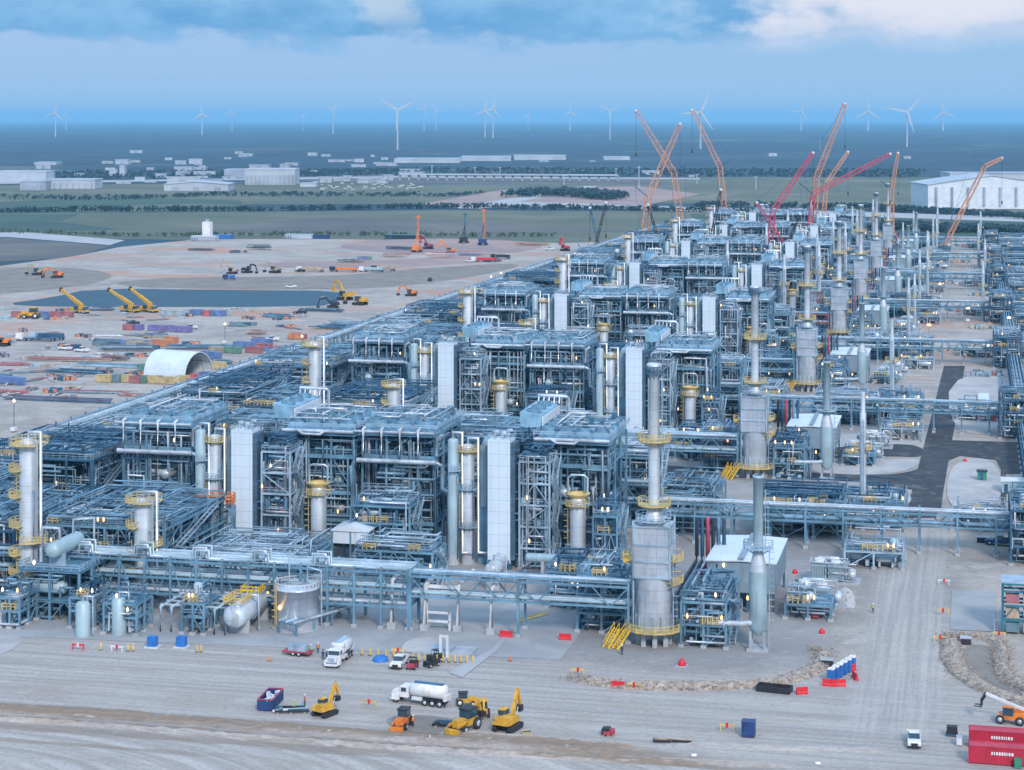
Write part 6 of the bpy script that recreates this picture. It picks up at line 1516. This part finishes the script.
def lattice_crane(lab, D, pix, m, w0=3.6, jib_col=None, t=.38, back=None):
    """pix: foot, (bends), tip of the boom in the photo, all standing in one plane at distance D"""
    pts = [Vector(at(px, py, D)) for px, py in pix]; base = pts[0].copy(); base.z = 0
    root = thing('crawler_crane', lab, 'crawler crane', (base.x, base.y, 0))
    L = lambda v: v - base
    trk = MB()
    for s in (-3.4, 3.4): trk.box(s - .9, -5, 0, s + .9, 5, 1.6)
    trk.build('crawler_track', 'black', root)
    h = MB(); h.box(-2.6, -7, 1.8, 2.6, 3, 4.6); h.build('machinery_house', m, root); cwt = MB(); cwt.box(-3, -9, 1.8, 3, -7, 6); cwt.build('counterweight', 'steel_dark', root)
    p0 = Vector((0, 0, 3.5)); prev = p0
    names = ['boom'] + ['jib'] * 5
    for i, q in enumerate(pts[1:]):
        b = MB(); q_ = L(q); lattice(b, prev, q_, w0 * (1 - .12 * i), w0 * .6 if i == len(pts) - 2 else w0 * .85, max(6, int((q_ - prev).length / 5)), t)
        b.build(names[i], (jib_col or m) if i else m, root); prev = q_
    hd = MB(); hd.lathe([(.1, -1.0), (1.0, -.6), (1.0, .6), (.1, 1.0)], tuple(prev), 8); hd.build('boom_head', 'offwhite', root)
    rope = MB(); rope.bar(prev, prev + Vector((0, 0, -min(30, prev.z * .5))), .16); rope.bar(prev + Vector((0, 0, -min(30, prev.z * .5))), prev + Vector((0, 0, -min(30, prev.z * .5) - 2.4)), .9)
    rope.build('hook_line', 'black', root)
    pen = MB(); mast = L(pts[1]).lerp(p0, .55) + Vector((-6 * CA, -6 * SA, 0)) if len(pts) > 2 else Vector((-8, -6, 14)); pen.bar((0, -6, 5), mast, .4); pen.bar(mast, L(pts[1]), .18)
    if len(pts) > 2:
        st = L(pts[1]) + Vector(((-9 if pts[2].x > pts[1].x else 9) * CA, 0, 7)); pen.bar(L(pts[1]), st, .6); pen.bar(st, prev, .16); pen.bar(st, p0, .16)
    pen.build('pendant_mast', 'steel_dark' if back is None else back, root)
    return root
lattice_crane('orange lattice crane whose boom leans right with a luffing jib, crossing another boom', 1330, [(643, 246), (648, 197), (680, 124)], 'crane_orange', 4.6, 'crane_orange', .45)
lattice_crane('pale orange lattice crane with jib leaning left, crossing the first boom', 1420, [(684, 240), (674, 173), (636, 111)], 'crane_orange', 4.4)
lattice_crane('pale orange lattice crane left of the turbine, boom curving up to the left', 1500, [(727, 236), (720, 167), (692, 110)], 'crane_orange', 4.0)
lattice_crane('tallest orange lattice crane right of the red cranes, jib to the upper right', 1450, [(812, 238), (817, 176), (845, 104)], 'crane_orange', 4.4)
lattice_crane('red lattice crane in the middle of the plant leaning right', 1250, [(768, 255), (773, 211), (813, 153)], 'crane_red', 3.4)
lattice_crane('red lattice crane with very long low jib reaching right', 1300, [(807, 256), (813, 194), (890, 154)], 'crane_red', 3.2)
lattice_crane('short pale orange crane boom beside the tallest crane', 1500, [(822, 240), (826, 184), (848, 152)], 'crane_orange', 3.0)
lattice_crane('orange boom rising behind the slim white stack', 1550, [(892, 238), (892, 190), (898, 153)], 'crane_orange', 3.0)
lattice_crane('yellow-orange crane at the far right with a bent tip', 1400, [(943, 244), (985, 166), (1002, 158)], 'crane_orange', 2.8)
lattice_crane('thin black crane boom standing before the pale orange one', 1250, [(706, 252), (721, 190)], 'black', 1.8)
lattice_crane('thin black crane boom left of the orange pair, leaning left', 1300, [(664, 248), (648, 205)], 'black', 1.6)
lattice_crane('small black crane with crossed booms at the far plant edge', 1280, [(592, 250), (606, 203)], 'black', 1.6)
lattice_crane('dark leaning boom crossing the small black crane', 1280, [(602, 252), (590, 208)], 'steel_dark', 1.6)
lattice_crane('slim dark boom among the far trains between two red cranes', 1150, [(775, 262), (800, 214)], 'black', 1.5)
lattice_crane('dark boom over the middle of the fourth row', 900, [(597, 298), (617, 251)], 'steel_dark', 1.2, t=.3)
lattice_crane('red boom leaning left in the far trains at the third tall stack', 1200, [(800, 262), (757, 203)], 'crane_red', 2.6)
x_, y_ = G(808, 336); t = tele_crane('bright yellow telescopic crane working inside the third row near a heater', 806, 330, R(-10), 24, 68)
def drill_rig(lab, px, py, h, m, m2):
    x, y = G(px, py); t = thing('drilling_rig', lab, 'drilling rig', (x, y, 0)); trk = MB()
    for s in (-2.4, 2.4): trk.box(s - .6, -4, 0, s + .6, 4, 1.4)
    trk.build('crawler_track', 'black', t); MB().box(-2.4, -5, 1.5, 2.4, 2, 4.6).build('machinery_house', m2, t)
    b = MB(); lattice(b, (0, 3, 1), (0, 3, h), 1.1, 1.1, 12, .3); b.build('mast', m, t); b = MB(); b.bar((0, 3, h), (0, 3, h + 1.6), 1.8, 1.6); b.bar((-2, 3, h + .5), (2, 3, h + .5), .5); b.build('mast_head', m, t)
    b = MB(); b.bar((-1, -3, 4.5), (0, 3, h * .65), .4); b.bar((1, -3, 4.5), (0, 3, h * .65), .4); b.build('backstay', m2, t)
drill_rig('orange drilling rig, leftmost of the three at the far pad', 417, 252, 24, 'orange', 'orange'); drill_rig('dark teal drilling rig in the middle of the three', 464, 243, 21, 'teal', 'black'); drill_rig('orange-headed drilling rig with blue base, rightmost of the three', 483, 245, 25, 'orange', 'navy')

# ------------------------------------------------------------------ far buildings
def hall(lab, px, py, wpx, hpx, dm, m='far_white', roof='far_white', doors=0, gable=0, cols=0, name='warehouse'):
    dd = F * H / (py - HY); x, y = gp(px, py); w_ = wpx * dd / F; h = hpx * dd / F
    t = thing(name, lab, name.replace('_', ' '), (x, y, 0), YAW)
    b = MB()
    if gable: b.prismy([(-w_ / 2, 0), (w_ / 2, 0), (w_ / 2, h * (1 - gable)), (0, h), (-w_ / 2, h * (1 - gable))], 0, dm)
    else: b.box(-w_ / 2, 0, 0, w_ / 2, dm, h)
    b.build('wall', m, t, True)
    r = MB(); 
    if gable: r.prismy([(-w_ / 2 - 1, h * (1 - gable) + .1), (0, h + .1), (w_ / 2 + 1, h * (1 - gable) + .1), (w_ / 2 + 1, h * (1 - gable) + .9), (0, h + .9), (-w_ / 2 - 1, h * (1 - gable) + .9)], -1, dm + 1)
    else: r.box(-w_ / 2 - .5, -.5, h, w_ / 2 + .5, dm + .5, h + max(.6, h * .08))
    r.build('roof', roof, t, True)
    for i in range(doors):
        q = MB(); xx = -w_ / 2 + w_ * (i + .5) / doors; q.box(xx - w_ * .05, -.3, 0, xx + w_ * .05, -.05, h * .45); q.build('door', 'far_grey', t)
    for i in range(cols):
        q = MB(); xx = -w_ / 2 + w_ * (i + .5) / cols; k_ = .28 if cols != 8 else .07; q.box(xx - w_ / cols * k_, -1.2, h * .08, xx + w_ / cols * k_, -.05, h * .66); q.build('bay_panel', 'far_grey', t)
    return t
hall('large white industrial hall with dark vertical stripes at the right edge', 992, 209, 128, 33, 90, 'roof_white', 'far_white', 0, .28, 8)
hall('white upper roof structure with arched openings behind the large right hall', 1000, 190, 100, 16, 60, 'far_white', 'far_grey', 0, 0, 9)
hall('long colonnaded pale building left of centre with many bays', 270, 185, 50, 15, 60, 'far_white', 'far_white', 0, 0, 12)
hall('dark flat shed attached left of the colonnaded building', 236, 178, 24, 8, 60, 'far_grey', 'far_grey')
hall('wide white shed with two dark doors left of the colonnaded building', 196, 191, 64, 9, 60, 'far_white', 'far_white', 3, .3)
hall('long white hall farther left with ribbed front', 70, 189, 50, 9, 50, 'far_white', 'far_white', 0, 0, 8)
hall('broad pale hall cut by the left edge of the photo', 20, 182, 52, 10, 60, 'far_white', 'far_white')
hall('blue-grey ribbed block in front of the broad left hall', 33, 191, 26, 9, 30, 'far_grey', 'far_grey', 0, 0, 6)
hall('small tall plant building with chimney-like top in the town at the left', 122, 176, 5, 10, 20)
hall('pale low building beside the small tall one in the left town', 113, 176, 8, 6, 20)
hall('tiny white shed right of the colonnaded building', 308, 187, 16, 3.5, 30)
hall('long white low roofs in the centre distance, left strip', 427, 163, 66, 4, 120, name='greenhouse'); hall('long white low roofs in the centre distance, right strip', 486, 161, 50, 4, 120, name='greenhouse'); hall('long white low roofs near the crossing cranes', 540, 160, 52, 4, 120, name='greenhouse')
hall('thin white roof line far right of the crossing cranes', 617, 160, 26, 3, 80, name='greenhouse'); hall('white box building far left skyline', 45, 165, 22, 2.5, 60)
rg = random.Random(21)
HB = []
for i in range(72):
    if i < 40: px, py = rg.gauss(180, 60), rg.uniform(153, 184)
    elif i < 64: px, py = rg.gauss(360, 30), rg.uniform(155, 184)
    else: px, py = rg.uniform(20, 1000), rg.uniform(156, 178)
    if px > 900 and py > 160: continue
    HB.append((px, py))
proto = None
x, y = gp(150, 170); proto = thing('town_building', 'small pale town building far away, low flat roof', 'building', (x, y, 0), YAW, 'far town buildings')
MB().box(-6, 0, 0, 6, 10, 4).build('wall', 'far_white', proto); MB().box(-6.4, -.4, 4, 6.4, 10.4, 4.6).build('roof', 'far_white', proto); MB().box(-1.5, -.2, 0, 1.5, -.02, 3).build('door', 'far_grey', proto)
build_kidmap()
for i, (px, py) in enumerate(HB):
    x, y = gp(px, py); o = dup(proto, (x, y, 0), YAW + rg.uniform(-.3, .3)); s = rg.uniform(.6, 1.5); o.scale = (s * rg.choice((1, 1.6, 2.4)), s, s * rg.choice((.8, 1, 1.5)))
    if rg.random() < .3:
        for k in KIDS.get(proto.name, []): pass
# parked cars far off (a bright grain by the road)
x, y = gp(330, 186); t0 = thing('parked_car', 'tiny car in the far parking area right of the colonnaded building', 'car', (x, y, 0), 0, 'cars in the far parking area')
MB().box(-2.6, -1.2, .3, 2.6, 1.2, 1.4).build('body', 'offwhite', t0); MB().box(-1.4, -1.1, 1.4, 1.2, 1.1, 2.2).build('cabin', 'glass', t0)
build_kidmap()
for i in range(42): dup(t0, (*gp(rg.uniform(320, 430), rg.uniform(183.5, 190)), 0), rg.uniform(0, 3))
# overpass-like long low wall in the centre distance
x0, y0 = gp(400, 180); x1, y1 = gp(618, 181); t = thing('viaduct', 'long low pale viaduct crossing the centre distance', 'viaduct', (x0, y0, 0)); b = MB(); b.bar((0, 0, 9), (x1 - x0, y1 - y0, 9), 12, 2); b.build('deck', 'far_white', t)
for i in range(24): MB().bar(((x1 - x0) * i / 23, (y1 - y0) * i / 23, 0), ((x1 - x0) * i / 23, (y1 - y0) * i / 23, 8), 3).build('pier', 'far_grey', t)
# power poles and light poles
for i, (px, py, hpx) in enumerate(((432, 177, 12), (475, 175, 8), (500, 175, 8), (616, 176, 8), (639, 188, 22), (756, 190, 14), (564, 185, 10), (697, 184, 10), (820, 150, 10))):
    dd = F * H / (py - HY); x, y = gp(px, py); h = hpx * dd / F; t = thing('utility_pole', f'thin pale utility pole far off, {("first", "second", "third", "fourth", "fifth", "sixth", "seventh", "eighth", "last")[i]} from a scattered line across the distance', 'pole', (x, y, 0)); MB().bar((0, 0, 0), (0, 0, h), 1.0).build('post', 'far_white', t); MB().bar((-3, 0, h * .93), (3, 0, h * .93), .6).build('crossarm', 'far_white', t)

# ------------------------------------------------------------------ wind turbines
TW = None
def turbine(lab, hx, hy, by, blade_px, rot, yaw=0.0):
    dd = F * H / (by - HY); dd = min(dd, 16000)
    x, y, z = at(hx, hy, dd); t = thing('wind_turbine', lab, 'wind turbine', (x, y, 0), YAW + yaw)
    bl = blade_px * dd / F; s = bl / 70; rr = 2.4 * s * (1.0 if dd < 9000 else 1.5)
    MB().lathe([(rr * 1.25, 0), (rr * .7, z - 1)], (0, 0, 0), 14).build('tower', 'turbine', t)
    n_ = MB(); n_.box(-rr * .9, -rr * 2, z - rr * .9, rr * .9, rr * 2.6, z + rr * .9); n_.build('nacelle', 'turbine', t)
    h_ = MB(); h_.lathe([(.05, -rr * 3.2), (rr * .8, -rr * 2.7), (rr * .9, -rr * 2)], (0, 0, z), 12, 'y'); h_.build('hub', 'turbine', t)
    for k in range(3):
        A = R(rot + 120 * k); dx, dz = math.sin(A), math.cos(A); b = MB(); ww = rr * 1.5
        pr = [(0, ww * .55), (.12, ww * 1.15), (.5, ww * .75), (1, ww * .2)]
        vs = []; fs = []
        for f_, w_ in pr:
            cx_, cz_ = dx * bl * f_, z + dz * bl * f_
            for sa, sb in ((-1, -1), (1, -1), (1, 1), (-1, 1)): vs.append((cx_ + dz * w_ * sa, -rr * 2.5 + sb * w_ * .3, cz_ - dx * w_ * sa))
        for i in range(3):
            for j in range(4): fs.append((i * 4 + j, i * 4 + (j + 1) % 4, (i + 1) * 4 + (j + 1) % 4, (i + 1) * 4 + j))
        fs += [(0, 3, 2, 1), (12, 13, 14, 15)]; b.add(vs, fs); b.build('blade', 'turbine', t, True)
for a_ in (('nearest big wind turbine at the centre left, two blades raised in a V', 397.5, 110, 150, 21, 63), ('big wind turbine just right of the crossing cranes, blades raised in a V', 700.5, 112, 149, 22, 25), ('big wind turbine left of the crossing crane booms, symmetric raised blades', 610, 111, 140, 14, 60), ('big wind turbine above the right-hand plant, one blade steeply up to the right', 907, 112, 147, 22, 42),
           ('faint wind turbine right of the big right-hand one, a blade pointing up', 943, 112, 130, 15, -5), ('faint wind turbine left of the big right-hand one', 868, 111, 131, 16, 3), ('faint wind turbine above the red lattice cranes', 801, 111, 130.5, 12, 25), ('faint wind turbine between centre and the orange crane', 570, 112, 129.5, 11, -4), ('wind turbine left of the nearest big one, blades in a V', 333, 109, 134, 10, 50),
           ('wind turbine far left of centre, thin blade up', 202, 114, 135, 12, -3), ('leftmost wind turbine, one blade tilted slightly right', 55.5, 113, 137, 11, 12), ('wind turbine of the overlapping pair, left one', 485, 111, 137, 12, 8), ('wind turbine of the overlapping pair, right one', 493, 109, 138, 12, 20), ('tiny wind turbine just right of the nearest big one', 424, 109, 127.5, 8, 35), ('tiny wind turbine second right of the nearest big one', 436, 110, 127.5, 8, -30),
           ('tiny wind turbine just right of the leftmost one', 66, 115, 128, 7, 0), ('tiny wind turbine between the far-left pair and centre', 232, 112, 127.5, 8, 5), ('tiny wind turbine on the horizon below centre left', 303, 116, 127.5, 6, 40), ('tiny wind turbine on the horizon right of the overlapping pair', 528, 116, 127.5, 6, 20)): turbine(*a_)

# ------------------------------------------------------------------ tree belts and scrub: far-off wooded masses
def treebelt(lab, pix, cnt, width, hmin, hmax, seed, m='foliage'):
    rg = random.Random(seed); mb = MB(); pts = [gp(*p) for p in pix]; seg = [math.hypot(b[0] - a[0], b[1] - a[1]) for a, b in zip(pts[:-1], pts[1:])]; tot = sum(seg)
    for _ in range(cnt):
        u = rg.random() * tot; i = 0
        while u > seg[i] and i < len(seg) - 1: u -= seg[i]; i += 1
        f = u / seg[i]; x = pts[i][0] + (pts[i + 1][0] - pts[i][0]) * f + rg.gauss(0, 4); y = pts[i][1] + (pts[i + 1][1] - pts[i][1]) * f + rg.uniform(-width / 2, width / 2)
        h = rg.uniform(hmin, hmax); w_ = h * rg.uniform(.5, .9)
        mb.bar((x, y, -.3), (x, y, h * .5), .5)
        for k in range(9):
            cx_, cy_, cz_ = x + rg.gauss(0, w_ * .45), y + rg.gauss(0, w_ * .45), h * rg.uniform(.3, .92); s = w_ * rg.uniform(.22, .42)
            v = [(cx_ + s * rg.uniform(.6, 1.2), cy_, cz_ + rg.uniform(-.3, .3) * s), (cx_ - s * rg.uniform(.6, 1.2), cy_, cz_), (cx_, cy_ + s, cz_), (cx_, cy_ - s, cz_), (cx_ + rg.uniform(-.3, .3) * s, cy_, cz_ + s * rg.uniform(.6, 1)), (cx_, cy_, cz_ - s * .7)]
            mb.add(v, [(0, 2, 4), (2, 1, 4), (1, 3, 4), (3, 0, 4), (2, 0, 5), (1, 2, 5), (3, 1, 5), (0, 3, 5)])
    o = mb.build('tree_belt', m); tag(o, lab, None, None, 'stuff')
treebelt('dark tree line along the field edge', [(-60, 214), (80, 211), (250, 211), (440, 208), (560, 209), (770, 213)], 620, 20, 2.5, 6, 1)
treebelt('dark tree line below the right-hand white hall', [(700, 206), (860, 208), (940, 213), (1060, 220)], 520, 60, 3, 6, 2)
treebelt('dark scrub strip behind the last racks at the right', [(760, 229), (880, 228), (1060, 235)], 600, 60, 4, 7, 3)
treebelt('wooded strip in front of the far warehouses', [(-60, 197), (120, 199), (220, 195), (440, 196), (480, 194)], 420, 90, 2.5, 5, 4)
treebelt('wooded patch behind the excavated area', [(510, 196), (560, 195), (620, 199)], 260, 100, 6, 10, 5)
treebelt('scrub line at the edge of the work site', [(0, 232), (130, 236), (330, 235), (560, 237)], 220, 16, 2, 4, 6, 'foliage_pale')
treebelt('wooded belt behind the warehouses', [(-60, 176), (200, 175), (420, 172), (700, 173), (920, 174)], 2600, 500, 3, 5.5, 7)

# ------------------------------------------------------------------ haze
HZ = MB().box(-60000, -4000, -1.3, 46000, 64000, 262).build('haze', 'white')
hm = bpy.data.materials.new('haze'); hm.use_nodes = True; nt = hm.node_tree; nt.nodes.clear()
o_ = nt.nodes.new('ShaderNodeOutputMaterial'); v_ = nt.nodes.new('ShaderNodeVolumePrincipled')
v_.inputs['Color'].default_value = (.34, .73, 1.0, 1); v_.inputs['Density'].default_value = 4.6e-5; v_.inputs['Anisotropy'].default_value = .1
nt.links.new(v_.outputs[0], o_.inputs['Volume']); HZ.data.materials.clear(); HZ.data.materials.append(hm); tag(HZ, None, None, None, 'stuff')
